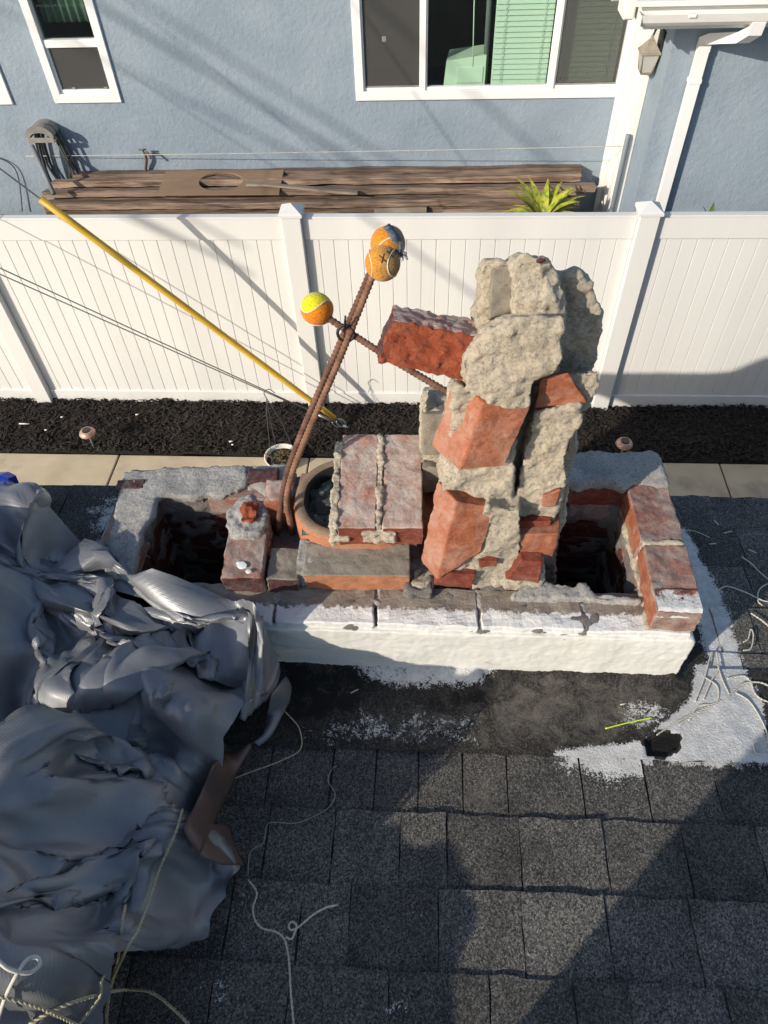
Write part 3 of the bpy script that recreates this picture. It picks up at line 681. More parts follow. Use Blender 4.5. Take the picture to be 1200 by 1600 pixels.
# rear grey bricks left of the stack
hero(W(682, 668, 1.09), (.062, .06, .10), (-10, 0, 4), MT['brick_grey'], ch, 41, .004)
hero(W(680, 738, 1.085), (.06, .06, .07), (-10, 0, 2), MT['brick_grey'], ch, 42, .004)
voxel('mortar', [prism_data([W(*p, 1.075) for p in ((657, 640), (668, 632), (671, 700), (664, 720), (668, 770), (658, 768), (656, 705))], (.004, .06, 0)), prism_data([W(*p, 1.075) for p in ((660, 700), (700, 702), (698, 722), (660, 720))], (0, .06, 0)), bxd(-.005, .06, 1.085, 1.16, T-.02, T+.33)], .005, MT['mortar'], ch, amp=.006, sc=35, seed=17)
hero(W(685, 790, 1.03)-Vector((0, 0, .03)), (.085, .1, .05), (0, 0, 0), MT['brick_clean'], ch, 43, .003)

# the leaning stack: one lumpy mass of mortar with bricks standing in it
def pr(px, y, vec): return prism_data([W(p[0], p[1], p[2] if len(p) > 2 else y) for p in px], vec)
stack = voxel('broken_stack', [
    pr([(750, 425), (762, 408), (790, 410), (800, 470), (795, 520), (748, 515), (742, 498), (754, 470)], 1.0, (0, .09, -.055)),
    pr([(798, 412, .985), (806, 402, .975), (822, 394, .97), (838, 404, .97), (852, 400, .975), (874, 428, .985), (884, 470, .98), (881, 512, .965), (800, 522, .965), (806, 440, .97)], .97, (.0, .12, -.074)),
    pr([(762, 516, .915), (800, 496, .915), (880, 494, .925), (878, 560, .905), (868, 585, .905), (838, 600, .905), (826, 636, .90), (780, 640, .895), (738, 612, .90), (724, 585, .90), (722, 565, .905), (745, 530, .92)], .92, (0, .11, -.07)),
    pr([(866, 425), (905, 424), (925, 448), (941, 488), (934, 545), (926, 585), (876, 590), (862, 520)], 1.02, (.01, .10, -.062)),
    pr([(836, 605), (872, 588), (935, 578), (938, 600), (918, 640), (830, 655)], .955, (0, .11, -.08)),
    pr([(838, 645), (908, 632), (912, 655), (893, 680), (882, 715), (888, 745), (870, 785), (866, 822), (816, 828), (808, 780), (822, 700)], .932, (.0, .13, -.10)),
    pr([(712, 600), (760, 620), (806, 690), (797, 820), (796, 868), (765, 850), (700, 792), (690, 762), (694, 735)], .915, (.0, .13, -.10)),
    pr([(762, 790), (812, 800), (814, 885), (790, 926), (742, 926), (732, 900), (686, 895), (690, 868), (730, 850)], .885, (.0, .15, -.02)),
    pr([(775, 902), (852, 898), (846, 926), (770, 928)], .882, (0, .1, 0)),
    pr([(722, 610), (915, 605), (865, 910), (690, 905)], .99, (0, .10, -.08)),
], .0036, MT['mortar'], ch, amp=.0095, sc=19, amp2=.0032, sc2=60, seed=23, smooth_it=1)
cl, rd = MT['brick_clean'], MT['brick_red']
quad_brick([(757, 630), (831, 632), (787, 729), (717, 738)], [.897, .905, .885, .875], (-.050, .068, 0), [cl, MT['brick_pale']], stack, 51, .003, fm=lambda i: 1 if i == 5 else 0)
quad_brick([(713, 784), (775, 794), (752, 862), (683, 906)], [.882, .89, .872, .858], (-.036, .052, 0), [cl, MT['brick_pale']], stack, 52, .003, fm=lambda i: 1 if i == 5 else 0)
quad_brick([(681, 895), (744, 899), (736, 919), (677, 915)], .868, (0, .1, 0), rd, stack, 53, .003)
quad_brick([(803, 815), (861, 815), (860, 837), (804, 836)], .915, (.01, .08, -.01), rd, stack, 54, .003)
quad_brick([(809, 836), (874, 834), (864, 871), (812, 864)], .893, (.012, .08, -.01), cl, stack, 55, .003)
quad_brick([(814, 877), (849, 879), (841, 911), (790, 906)], .868, (.0, .11, 0), rd, stack, 56, .003)
quad_brick([(845, 592), (889, 583), (918, 630), (835, 638)], .936, (.01, .045, -.03), cl, stack, 57, .003)
quad_brick([(876, 680), (897, 672), (889, 708), (872, 704)], .940, (.0, .05, -.03), cl, stack, 58, .003)
quad_brick([(850, 775), (876, 765), (869, 792), (848, 792)], .918, (.0, .05, -.03), cl, stack, 59, .003)
quad_brick([(748, 877), (778, 878), (776, 887), (750, 887)], .872, (.0, .05, 0), rd, stack, 60, .003)
quad_brick([(842, 402), (854, 404), (850, 411), (840, 409)], .950, (.0, .03, -.02), MT['brick_dark'], stack, 61, .003)
quad_brick([(896, 424), (907, 426), (907, 437), (898, 434)], 1.025, (.0, .03, -.02), MT['brick_dark'], stack, 62, .003)
quad_brick([(770, 420), (806, 413), (807, 484), (764, 500)], .984, (.0, .06, -.04), MT['brick_grey'], stack, 63, .003)
# brick sticking out to the left
quad_brick([(613, 500), (770, 530), (740, 597), (590, 567)], [.957, .965, .925, .917], (-.003, .055, -.008), [MT['brick_rough'], MT['brick_dark'], MT['brick_weathered']], stack, 64, .0055, 62, fm=lambda i: (0, 2, 2, 2, 2, 1)[i] if i < 6 else 0, label='broken brick jutting out of the stack to the left')

# right flue: raised rim
hero(Vector(((IX1+CX1)/2+.002, .872, T+.034)), (.092, .172, .066), (1, 0, -1), [MT['brick_old'], MT['brick_clean']], ch, 71, .004, lambda i: 1 if i == 4 else 0)
hero(Vector(((IX1+CX1)/2-.002, 1.052, T+.036)), (.094, .175, .066), (0, 2, 1), [MT['brick_old'], MT['brick_clean']], ch, 72, .004, lambda i: 1 if i == 4 else 0)
for i in range(2): hero(Vector((.24+.16*i, 1.172, T+.026)), (.152, .09, .056), (0, 0, 0), MT['brick_red'], ch, 73+i, .003)
voxel('mortar', [bxd(.17, CX1-.002, 1.128, CY1+.004, T+.054, T+.074), prism_data([WZ(*p, T+.082) for p in ((860, 708), (1018, 702), (1032, 712), (1036, 738), (1000, 748), (978, 762), (940, 745), (905, 758), (880, 748), (862, 744))], (0, 0, -.03))], .006, MT['mortar_grey'], ch, amp=.006, sc=20, amp2=.002, seed=25, smooth_it=4)
voxel('mortar', [bxd(IX1+.004, CX1-.002, .958, .968, T, T+.072), bxd(IX1-.004, CX1, CY0+.002, CY1-.1, T-.008, T+.004)], .005, MT['mortar'], ch, amp=.008, sc=30, seed=26)
# white brush-over at the front of the raised brick
vs = []; fs = []
MT['paint_edge'] = paint_over('paint_edge', (.16, .06, .04), (.24, .10, .07), gscale=60, tar=False)
for j in range(13):
    for i in range(17): x = IX1+.004+(.088)*i/16; y = CY0-.0015+.055*j/12; vs.append((x, y, T+.0705+.001*fbm((x, y, 0), 60, 2)-(.02*(1-j/1.5) if j < 1.5 else 0)))
for j in range(12):
    for i in range(16): a = j*17+i; fs.append([a, a+1, a+18, a+17])
o = obj('paint_brushed_edge', vs, fs, MT['paint_edge'], ch, True); at = o.data.attributes.new('paint', 'FLOAT', 'POINT'); at.data.foreach_set('value', [1.1-.75*(i//17)/12 for i in range(len(vs))])
# perpend lumps on the ledge
for k in range(1, 6): voxel('mortar_joint', [bxd(CX0+L*k-.009, CX0+L*k+.008, CY0+.045, IY0, T-.02, T-.005)], .004, MT['mortar_grey'], ch, amp=.006, sc=40, seed=27+k)
voxel('mortar', [crust([(800, 925), (850, 905), (895, 918), (915, 908), (930, 925), (1000, 935), (1000, 942), (900, 935), (800, 935)], T+.010, .02)], .005, MT['mortar_grey'], ch, amp=.006, sc=30, seed=28)

# ================================================================== REBARS AND BALLS
def rebar(name, pts, m, r=.0064, twist=0, **k):
    P = smooth_path(pts, 10); d = [0]
    for a, b in zip(P, P[1:]): d.append(d[-1]+(b-a).length)
    n = int(d[-1]/.0022); q = []; j = 0
    for i in range(n+1):
        s = d[-1]*i/n
        while j < len(d)-2 and d[j+1] < s: j += 1
        t = (s-d[j])/max(1e-9, d[j+1]-d[j]); q.append(P[j].lerp(P[j+1], t))
    return tube(name, q, lambda i: r*(1.13 if i % 4 < 2 else .93), m, None, 12, **k)
rebar('rebar', [WZ(433, 842, T-.06), W(436, 815, 1.012), W(441, 775, 1.02), W(452, 728, 1.04), W(480, 655, 1.075), W(520, 562, 1.13), W(579, 425, 1.205)], MT['rust'], label='rusty ribbed steel bar, left of the two rising from the chimney', cat='rebar', group='steel bars standing in the chimney')
rebar('rebar', [WZ(459, 842, T-.06), W(452, 808, 1.005), W(448, 780, 1.005), W(458, 735, 1.03), W(487, 662, 1.06), W(531, 560, 1.115), W(582, 432, 1.185)], MT['rust_light'], label='rusty ribbed steel bar, right of the two rising from the chimney', cat='rebar', group='steel bars standing in the chimney')
rebar('rebar', [W(498, 487, 1.18), W(600, 554, 1.11), W(725, 628, 1.02)], MT['rust'], label='rusty steel bar running crosswise behind the jutting brick', cat='rebar', group='steel bars standing in the chimney')
zt = W(541, 516, 1.145)
zo = tube('cable_tie', [zt+Vector((.016*math.cos(a), .004*math.sin(a)-.01, .016*math.sin(a))) for a in [i*math.pi/8 for i in range(17)]], .003, MT['zip_black'], None, 6, label='black cable tie binding the crossing steel bars', cat='cable tie')
tube('tail', [zt+Vector((0, -.015, .012)), zt+Vector((.001, -.016, .03)), zt+Vector((.003, -.016, .043))], .0022, MT['zip_black'], zo, 6)
def seam_pt(t, a=.72, b=.28):
    v = Vector((a*math.cos(t)+b*math.cos(3*t), a*math.sin(t)-b*math.sin(3*t), 2*math.sqrt(a*b)*math.sin(2*t))); return v.normalized()
SE = [seam_pt(2*math.pi*i/160) for i in range(160)]
ST = [(SE[(i+1) % 160]-SE[i-1]).normalized() for i in range(160)]
def ball(c, r, rot, c1, c2, dirt=None, **k):
    """felt ball: two felt panels and the pale seam between them"""
    Rm = Euler([R(a) for a in rot]).to_matrix()
    bm = bmesh.new(); bmesh.ops.create_uvsphere(bm, u_segments=72, v_segments=48, radius=1)
    lay = bm.loops.layers.float_color.new('felt')
    arr = np.array([list(s) for s in SE])
    cols = {}
    for v in bm.verts:
        p = v.co.normalized(); i = int(np.argmax(arr @ np.array(p))); side = ST[i].cross(SE[i]).dot(p-SE[i])
        cc = Vector(c1 if side > 0 else c2)
        wp = Rm @ p
        if dirt:
            dd = (wp-dirt[0].normalized()).length; f = max(0, min(1, 1.35-dd/dirt[1]))*min(1, .7+.5*fbm(p, 3, 3)); cc = cc.lerp(Vector(dirt[2]), max(0, min(1, f)))
        cols[v.index] = (*cc, 1); v.co = Rm @ (p*(r*(1+.008*fbm(p, 9, 3)))) + c
    bm.verts.index_update()
    for f in bm.faces:
        for l in f.loops: l[lay] = cols[l.vert.index]
    o = bm_obj('tennis_ball', bm, MT['felt'], None, True, **k)
    pts = [c+Rm @ (s*r*1.0) for s in SE]+[c+Rm @ (SE[0]*r)]
    tube('seam', pts, .0013, MT['seam'], o, 6); return o
OR = (.66, .24, .018)
bc1 = W(606, 381, 1.235); bc2 = W(598, 411, 1.20); bc3 = W(495, 483, 1.18)
d2 = (Vector((0, 0, ZC))-bc2).normalized()
ball(bc1, .0325, (40, 20, 60), OR, OR, (Vector((.8, -.3, .5)), .8, (.22, .20, .13)), label='worn orange ball at the top behind the lettered one', cat='ball', group='balls capping the steel bars')
fb = ball(bc2, .0330, (70, 38, -20), OR, (.62, .27, .03), (Vector((.75, -.55, .35)), 1.0, (.27, .225, .125)), label='orange ball with black letters XXX on a greyish patch', cat='ball', group='balls capping the steel bars')
ball(bc3, .0315, (105, -45, 300), (.72, .66, .02), (.74, .23, .012), None, label='half yellow and half orange ball at the end of the crosswise bar', cat='ball', group='balls capping the steel bars')
# letters: strokes laid on the curved felt
def on_ball(c, r, px, py):
    o = Vector((0, 0, ZC)); d = ray(px, py).normalized(); b = (o-c).dot(d); disc = b*b-((o-c).length_squared-r*r)
    return o+d*(-b-math.sqrt(max(disc, 0)))
for k, (x, y) in enumerate(((598, 404), (609, 397), (619, 390))):
    for (a, b) in (((-4.5, -6), (4.5, 6)), ((3.5, -7), (-3, 7))):
        ca, sa = math.cos(R(-10)), math.sin(R(-10)); q = []
        for t in np.linspace(0, 1, 7):
            u = a[0]+(b[0]-a[0])*t; v = a[1]+(b[1]-a[1])*t; q.append(on_ball(bc2, .0332, x+u*ca-v*sa, y+u*sa+v*ca))
        tube('letter_stroke', q, .0011, MT['ink'], fb, 5)
# frayed strip of blue cloth on the top ball
vs = []; fs = []
for i in range(15):
    t = i/14; px = 604+24*t+3*math.sin(3*t); py = 353+40*t
    for s in (-1, 0, 1):
        p = on_ball(bc1, .0342, px+s*(4.5+3*t), py-s*(2+t)) if t < .55 else on_ball(bc2, .0352, min(px+s*5, 627), py-s*3)
        vs.append(p+Vector((0, -.0015, .0012*math.sin(9*t+s))))
for i in range(14):
    for s in range(2): a = i*3+s; fs.append([a, a+1, a+4, a+3])
rag = obj('cloth_strip', vs, fs, MT['rag'], None, True, label='frayed dark blue cloth strip hanging over the orange balls', cat='cloth strip'); rag.modifiers.new('t', 'SOLIDIFY').thickness = .0025
for i in range(26):
    p = vs[-2]+Vector((random.uniform(-.008, .006), -.002, random.uniform(-.004, .004))); q = p+Vector((random.uniform(.0, .012), -.002, random.uniform(-.016, -.004))); tube('thread', [p, (p+q)/2+Vector((.002, 0, .001)), q], .0005, MT['rag'], rag, 4)

# ================================================================== FENCE
FY = 4.60
fence = empty('fence', (1.4, FY, 0), label='white vinyl privacy fence behind the mulch bed', cat='fence')
px0 = W(453, 330, FY-.05).x; px1 = W(1018, 330, FY-.05).x; SP = px1-px0
ZT = W(700, 336, FY).z; ZB = .02; RT = ZT-W(700, 372, FY).z
posts = [px0-2*SP, px0-SP, px0, px1, px1+SP, px1+2*SP]
bm = bmesh.new(); bm_box(bm, -.0484, .0484, -.009, .009, 0, ZT-RT-.11); bmesh.ops.bevel(bm, geom=[e for e in bm.edges if abs((e.verts[0].co-e.verts[1].co).z) > .5], offset=.0025, segments=1, affect='EDGES')
bm_box(bm, .0470, .0545, -.004, .007, 0, ZT-RT-.11)
board = bpy.data.meshes.new('board'); bmesh.ops.recalc_face_normals(bm, faces=bm.faces); bm.to_mesh(board); bm.free(); board.materials.append(MT['vinyl'])
for i, x in enumerate(posts):
    w2 = .066; p = box('post', x-w2, x+w2, FY-.066, FY+.066, 0, ZT+.025, MT['vinyl'], fence, .004)
    vs, fs = lathe([(.079*1.414, 0), (.079*1.414, .018), (.070*1.414, .026), (.002, .066)], 4); a = R(45)
    obj('post_cap', [Vector((x+v[0]*math.cos(a)-v[1]*math.sin(a), FY+v[0]*math.sin(a)+v[1]*math.cos(a), ZT+.022+v[2])) for v in vs], fs, MT['vinyl'], p)
    if i == len(posts)-1: break
    a, b = x+w2+.001, posts[i+1]-w2-.001
    r = box('top_rail', a, b, FY-.022, FY+.022, ZT-RT, ZT, MT['vinyl'], fence, .004); box('rail_cap', a, b, FY-.026, FY+.026, ZT-.012, ZT+.003, MT['vinyl'], r, .002)
    box('bottom_rail', a, b, FY-.022, FY+.022, ZB, ZB+.125, MT['vinyl'], fence, .004)
    nb = round((b-a)/.0995); pitch = (b-a)/nb
    for k in range(nb):
        o = bpy.data.objects.new('board', board); col.objects.link(o); o.location = (a+pitch*(k+.5), FY, ZB+.11); o.scale.x = pitch/.0995; o.parent = fence; o.matrix_parent_inverse = Matrix.Translation(-fence.location)

# ================================================================== NEIGHBOUR'S HOUSE
HY = 7.0; HF = 6.02; HX = 1.74
house = empty('house', (0, HY+3, .1), label='light blue stucco house with white trimmed windows behind the fence', cat='house')
def wp(px, py): p = W(px, py, HY); return p.x, p.z
def wall_with_holes(name, x0, x1, z0, z1, holes, y, th, m, parent):
    xs = sorted({x0, x1}|{h[0] for h in holes}|{h[1] for h in holes}); zs = sorted({z0, z1}|{h[2] for h in holes}|{h[3] for h in holes}); bm = bmesh.new(); V = {}
    def v(x, yy, z):
        k = (x, yy, z)
        if k not in V: V[k] = bm.verts.new(k)
        return V[k]
    inside = lambda a, b, c, d: any(h[0] <= a and b <= h[1] and h[2] <= c and d <= h[3] for h in holes)
    for a, b in zip(xs, xs[1:]):
        for c, d in zip(zs, zs[1:]):
            if inside(a, b, c, d): continue
            bm.faces.new([v(a, y, c), v(b, y, c), v(b, y, d), v(a, y, d)])
    for h in holes:
        for (p, q) in (((h[0], h[2]), (h[1], h[2])), ((h[1], h[2]), (h[1], h[3])), ((h[1], h[3]), (h[0], h[3])), ((h[0], h[3]), (h[0], h[2]))):
            bm.faces.new([bm.verts.new((p[0], y, p[1])), bm.verts.new((q[0], y, q[1])), bm.verts.new((q[0], y+th, q[1])), bm.verts.new((p[0], y+th, p[1]))])
    return bm_obj(name, bm, m, parent)
bx0, bz0 = wp(562, 148); bx1 = wp(967, 145)[0]; BZ1 = bz0+1.42
lx0_, lz0 = wp(90, 152); lx1_ = wp(183, 150)[0]; LZ1 = lz0+1.32
fx1, fz0 = wp(13, 154); fx0 = fx1-.75
holes = [(bx0, bx1, bz0, BZ1), (lx0_, lx1_, lz0, LZ1), (fx0, fx1, fz0, fz0+1.32)]
wall_with_holes('wall', -9, HX+.2, .0, 4.6, holes, HY, .16, MT['stucco'], house)
for h in holes:   # dim rooms behind the panes
    bm = bmesh.new(); bm_box(bm, h[0]-.25, h[1]+.25, HY+.165, HY+2.2, h[2]-.5, h[3]+.4); bmesh.ops.delete(bm, geom=[f for f in bm.faces if f.calc_center_median().y < HY+.2], context='FACES'); bm_obj('room', bm, MT['room_dark'], house)
def trim_window(x0, x1, z0, z1, tw=.075, name='window'):
    """white surround mitred round the opening, proud of the stucco"""
    bm = bmesh.new(); o = [(x0-tw*.45, z0-tw*.6), (x1+tw*.45, z0-tw*.6), (x1+tw*.45, z1+tw), (x0-tw*.45, z1+tw)]; i_ = [(x0+tw*.55, z0+tw*.4), (x1-tw*.55, z0+tw*.4), (x1-tw*.55, z1-tw*.2), (x0+tw*.55, z1-tw*.2)]
    for k in range(4):
        l = (k+1) % 4; q = [o[k], o[l], i_[l], i_[k]]; a = [bm.verts.new((p[0], HY-.022, p[1])) for p in q]; b = [bm.verts.new((p[0], HY+.05, p[1])) for p in q]
        bm.faces.new(a); bm.faces.new(b[::-1])
        for s in range(4): bm.faces.new([a[s], b[s], b[(s+1) % 4], a[(s+1) % 4]])
    bmesh.ops.bevel(bm, geom=[e for e in bm.edges if abs(e.verts[0].co.y-e.verts[1].co.y) < .001 and e.verts[0].co.y < HY], offset=.003, segments=1, affect='EDGES')
    return bm_obj(name, bm, MT['fresh_white'], house), i_
def frame_part(name, parent, x0, x1, z0, z1, y0, y1, m, b=.003): return box(name, x0, x1, y0, y1, z0, z1, m, parent, b)
# --- wide window: screen, clear pane with blind and appliance, screened blind
win, ii = trim_window(bx0, bx1, bz0, BZ1)
wx0, wx1, wz0, wz1 = ii[0][0], ii[1][0], ii[0][1], ii[2][1]
m1 = wp(660, 132)[0]; m2 = wp(860, 132)[0]
frame_part('mullion', win, m1-.028, m1+.028, wz0, wz1, HY-.012, HY+.05, MT['fresh_white']); frame_part('mullion', win, m2-.028, m2+.028, wz0, wz1, HY-.012, HY+.05, MT['fresh_white'])
for a, b, scr in ((wx0, m1-.028, 1), (m1+.028, m2-.028, 0), (m2+.028, wx1, 1)):
    frame_part('sash', win, a, b, wz0, wz0+.022, HY+.005, HY+.045, MT['fresh_white']); frame_part('sash', win, a, a+.014, wz0+.022, wz1, HY+.005, HY+.045, MT['fresh_white'])
    frame_part('pane', win, a+.014, b-.001, wz0+.022, wz1, HY+.042, HY+.046, MT['glass'], 0)
    if scr:
        frame_part('screen', win, a+.016, b-.006, wz0+.024, wz1, HY+.012, HY+.0135, MT['screen'], 0); frame_part('screen_frame', win, a+.015, b-.003, wz0+.0225, wz0+.036, HY+.008, HY+.020, MT['grey_plastic'], .002)
def blind(x0, x1, z0, z1, parent, pitch=.052):
    z = z0; s = bmesh.new()
    bm_box(s, x0, x1, -.021, .021, -.0012, .0012, Euler((R(66), 0, 0)).to_matrix().to_4x4()); me = bpy.data.meshes.new('blind_slat'); bmesh.ops.recalc_face_normals(s, faces=s.faces); s.to_mesh(me); s.free(); me.materials.append(MT['blind'])
    while z < z1:
        o = bpy.data.objects.new('blind_slat', me); col.objects.link(o); o.location = (0, HY+.115, z); o.parent = parent; z += pitch*.78
    for x in np.linspace(x0+.08, x1-.08, 2): tube('blind_cord', [Vector((x, HY+.095, z0)), Vector((x, HY+.095, z1))], .0025, MT['blind'], parent, 5)
blind(wp(768, 130)[0], m2-.03, wz0+.02, wz1, win); blind(m2+.02, wx1-.01, wz0+.03, wz1, win)
tube('blind_wand', [W(738, 130, HY+.1), W(742, -40, HY+.1)], .005, MT['blind'], win, 6)
tube('curtain_edge', [W(757, 130, HY+.13), W(768, -60, HY+.13)], .022, plain('curtain', (.12, .13, .14), .8), win, 8)
ax0 = W(693, 128, HY+.12).x; ax1 = W(757, 128, HY+.12).x; az = wz0
v2, f2 = prism_data([(ax0, HY+.10, az), (ax1, HY+.10, az), (ax1, HY+.10, az+.24), (ax0+.02, HY+.10, az+.20)], (.03, .28, .0)); ap = obj('box_on_sill', v2, f2, MT['appliance'], None, label='pale green boxy device standing inside the wide window', cat='device')
frame_part('front_panel', ap, ax0+.11, ax1-.02, az+.02, az+.15, HY+.092, HY+.101, MT['appliance'], .003)
st = W(600, 61, HY+.011)
for k in range(3): frame_part('sticker_stroke', win, st.x-.016+.012*k, st.x-.010+.012*k, st.z-.02, st.z+.02, HY+.0095, HY+.0115, MT['frosted'], 0)
# --- single hung window on the left
win2, ii = trim_window(lx0_, lx1_, lz0, LZ1)
wx0, wx1, wz0, wz1 = ii[0][0], ii[1][0], ii[0][1], ii[2][1]; zr = W(120, 68, HY).z
frame_part('meeting_rail', win2, wx0, wx1, zr-.03, zr+.03, HY-.006, HY+.05, MT['fresh_white'])
frame_part('sash', win2, wx0, wx1, wz0, wz0+.03, HY+.005, HY+.045, MT['fresh_white']); frame_part('sash', win2, wx0, wx0+.022, wz0+.03, zr-.03, HY+.005, HY+.045, MT['fresh_white'])
frame_part('screen', win2, wx0+.024, wx1-.01, wz0+.032, zr-.031, HY+.016, HY+.0175, MT['screen'], 0); frame_part('pane', win2, wx0+.022, wx1, wz0+.03, zr-.03, HY+.042, HY+.046, MT['glass'], 0); frame_part('pane', win2, wx0, wx1, zr+.03, wz1, HY+.036, HY+.040, MT['glass'], 0)
for q in (.12, .42): frame_part('latch', win2, wx0+q, wx0+q+.035, wz0+.03, wz0+.048, HY+.004, HY+.014, MT['grey_plastic'])
# wavy green strip added behind the upper pane to stand for its reflection
vs = []; fs = []
for i in range(41):
    x = wx0+(wx1-wx0)*i/40; y = HY+.16+.02*math.sin(i*1.1)
    vs += [(x, y, zr+.12), (x, y, zr+.30)]
for i in range(40): fs.append([2*i, 2*i+2, 2*i+3, 2*i+1])
refl = obj('reflection_strip', vs, fs, plain('reflection_strip', (.07, .12, .095), .8), win2, True); refl.modifiers.new('t', 'SOLIDIFY').thickness = .003
# --- corner of a third window at the edge
win3, ii = trim_window(*holes[2]); frame_part('sash', win3, ii[0][0], ii[1][0], ii[0][1], ii[0][1]+.03, HY+.005, HY+.045, MT['fresh_white']); frame_part('pane', win3, ii[0][0], ii[1][0], ii[0][1]+.03, ii[2][1], HY+.04, HY+.045, MT['glass'], 0)

# --- wing that comes forward on the right
bm = bmesh.new(); bm_box(bm, HX, 9, HF, HY+3, 0, 2.62); bm_obj('wing_wall', bm, MT['stucco'], house)
jy = 6.42
jamb = box('corner_post', HX-.055, HX-.002, jy, HY-.002, 0, 2.6, MT['white_paint'], house, .004)
for a in (.10, .16, .34): box('moulding', HX-.070, HX-.054, jy+a, jy+a+.035, 0, 2.6, MT['white_paint'], jamb, .004)
box('corner_board', HX-.11, HX-.057, HY-.045, HY-.001, 0, 2.75, MT['white_paint'], house, .004)
# wing eave: soffit, fascia, gutter, roof edge
e0 = W(1000, 48, 5.62); ez = e0.z; ex = e0.x
box('soffit', ex+.03, 9, 5.70, HY-.002, ez+.10, ez+.125, MT['white_paint'], house); box('fascia', ex+.02, 9, 5.675, 5.70, ez-.01, ez+.13, MT['white_paint'], house, .003); box('side_fascia', ex, ex+.025, 5.68, HY-.003, ez+.01, ez+.13, MT['white_paint'], house, .003)
vs = []; fs = []; prof = [(5.673, .03), (5.60, .03), (5.575, .055), (5.56, .10), (5.572, .10), (5.585, .06), (5.605, .042), (5.665, .042), (5.665, .1), (5.673, .1)]
for x in (ex-.02, 9): vs += [(x, y, ez+z) for y, z in prof]
n = len(prof)
for i in range(n): fs.append([i, (i+1) % n, n+(i+1) % n, n+i])
gut = obj('gutter', vs, fs, MT['white_paint'], house)
bmx = bmesh.new(); bm_box(bmx, ex-.023, ex-.019, 5.56, 5.673, ez+.03, ez+.10); bm_obj('end_cap', bmx, MT['white_paint'], gut)
for k in range(8):
    x = ex+.28+.62*k; box('bracket', x, x+.05, 5.553, 5.575, ez+.085, ez+.108, MT['white_paint'], gut, .003)
vs, fs = prism_data([(ex-.06, 5.62, ez+.135), (ex-.06, HY+3, ez+.75), (9, HY+3, ez+.75), (9, 5.62, ez+.135)], (0, 0, .03)); obj('wing_roof', vs, fs, MT['white_paint'], house)
vs, fs = prism_data([(ex-.03, 5.70, ez+.172), (ex-.03, HY+3, ez+.79), (9, HY+3, ez+.79), (9, 5.70, ez+.172)], (0, 0, .012)); obj('roof_cover', vs, fs, MT['shingle'], house)
# leftover gutter bits at the inner corner
for k in range(3): box('trim_block', ex-.10-.03*k, ex-.02-.03*k, 5.76+.35*k, 5.98+.35*k, ez+.02+.02*k, ez+.14+.02*k, MT['white_paint'], house, .012)
box('soffit_board', ex-.16, ex, 5.9, HY-.004, ez+.13, ez+.15, MT['white_paint'], house, .003)
# downspout
d0 = W(1030, 325, HF-.05); d1 = W(1101, 72, HF-.05); d2_ = W(1140, 32, 5.61)
def rect_tube(name, pts, a, b, m, parent):
    vs = []; fs = []; fr = frames(pts)
    for p, (t, u, v) in zip(pts, fr):
        sx = Vector((1, 0, 0)); sy = t.cross(sx).normalized()
        for s, q in ((-1, -1), (1, -1), (1, 1), (-1, 1)): vs.append(p+sx*(s*a)+sy*(q*b))
    for i in range(len(pts)-1):
        for s in range(4): fs.append([i*4+s, i*4+(s+1) % 4, (i+1)*4+(s+1) % 4, (i+1)*4+s])
    fs += [[3, 2, 1, 0], [len(vs)-4+i for i in range(4)]]
    return obj(name, vs, fs, m, parent)
dx = (d0.x+d1.x)/2
ds = rect_tube('downspout', [Vector((dx, HF-.045, .15)), Vector((dx, HF-.045, d1.z-.02))], .040, .030, MT['fresh_white'], house)
rect_tube('elbow', [Vector((dx, HF-.045, d1.z-.03)), Vector((dx, HF-.05, d1.z+.03)), Vector((dx+.04, HF-.10, d1.z+.06)), Vector((dx+.16, 5.70, d1.z+.13)), Vector((dx+.19, 5.62, d1.z+.19)), Vector((dx+.19, 5.61, ez+.05))], .043, .033, MT['fresh_white'], ds)
zz = W(1087, 126, HF-.05).z; box('strap', dx-.047, dx+.047, HF-.08, HF-.008, zz-.015, zz+.015, MT['fresh_white'], ds, .003)
# wall lantern on the corner post
lp = W(1013, 88, 6.30); lam = empty('wall_lantern', lp, label='grey four sided lantern hanging on the white corner post', cat='lantern')
def taper(name, z0, z1, a, b, m, par, seg=4):
    vs, fs = lathe([(a, z0), (b, z1)], seg); return obj(name, [Vector((v[0]*.707-v[1]*.707, v[0]*.707+v[1]*.707, v[2]))+lp for v in vs], fs, m, par)
taper('glass_body', -.10, .03, .058, .085, MT['frosted'], lam); taper('cage_base', -.118, -.098, .05, .064, MT['lantern_metal'], lam); taper('rim', .028, .042, .105, .105, MT['lantern_metal'], lam); taper('roof_cap', .042, .11, .098, .03, MT['lantern_metal'], lam); taper('finial', .11, .15, .022, .006, MT['lantern_metal'], lam)
for sx in (-1, 1):
    for sy in (-1, 1): tube('cage_bar', [lp+Vector((sx*.043, sy*.043, -.1)), lp+Vector((sx*.062, sy*.062, .03))], .006, MT['lantern_metal'], lam, 6)
tube('bracket', smooth_path([lp+Vector((0, 0, .13)), lp+Vector((.02, 0, .19)), lp+Vector((.06, .0, .20)), Vector((HX-.002, lp.y, lp.z+.12))], 6), .008, MT['zip_black'], lam, 8)
box('back_plate', HX-.02, HX-.0005, lp.y-.06, lp.y+.06, lp.z-.02, lp.z+.18, MT['zip_black'], lam, .006)
# conduit on the post
cp = W(985, 212, 6.55); tube('conduit', [Vector((HX-.075, 6.40, .1)), Vector((HX-.075, 6.40, cp.z+.05)), Vector((HX-.072, 6.41, cp.z+.07))], .022, plain('conduit_grey', (.20, .23, .26), .5), None, 10, label='grey conduit pipe standing against the white corner post', cat='pipe')
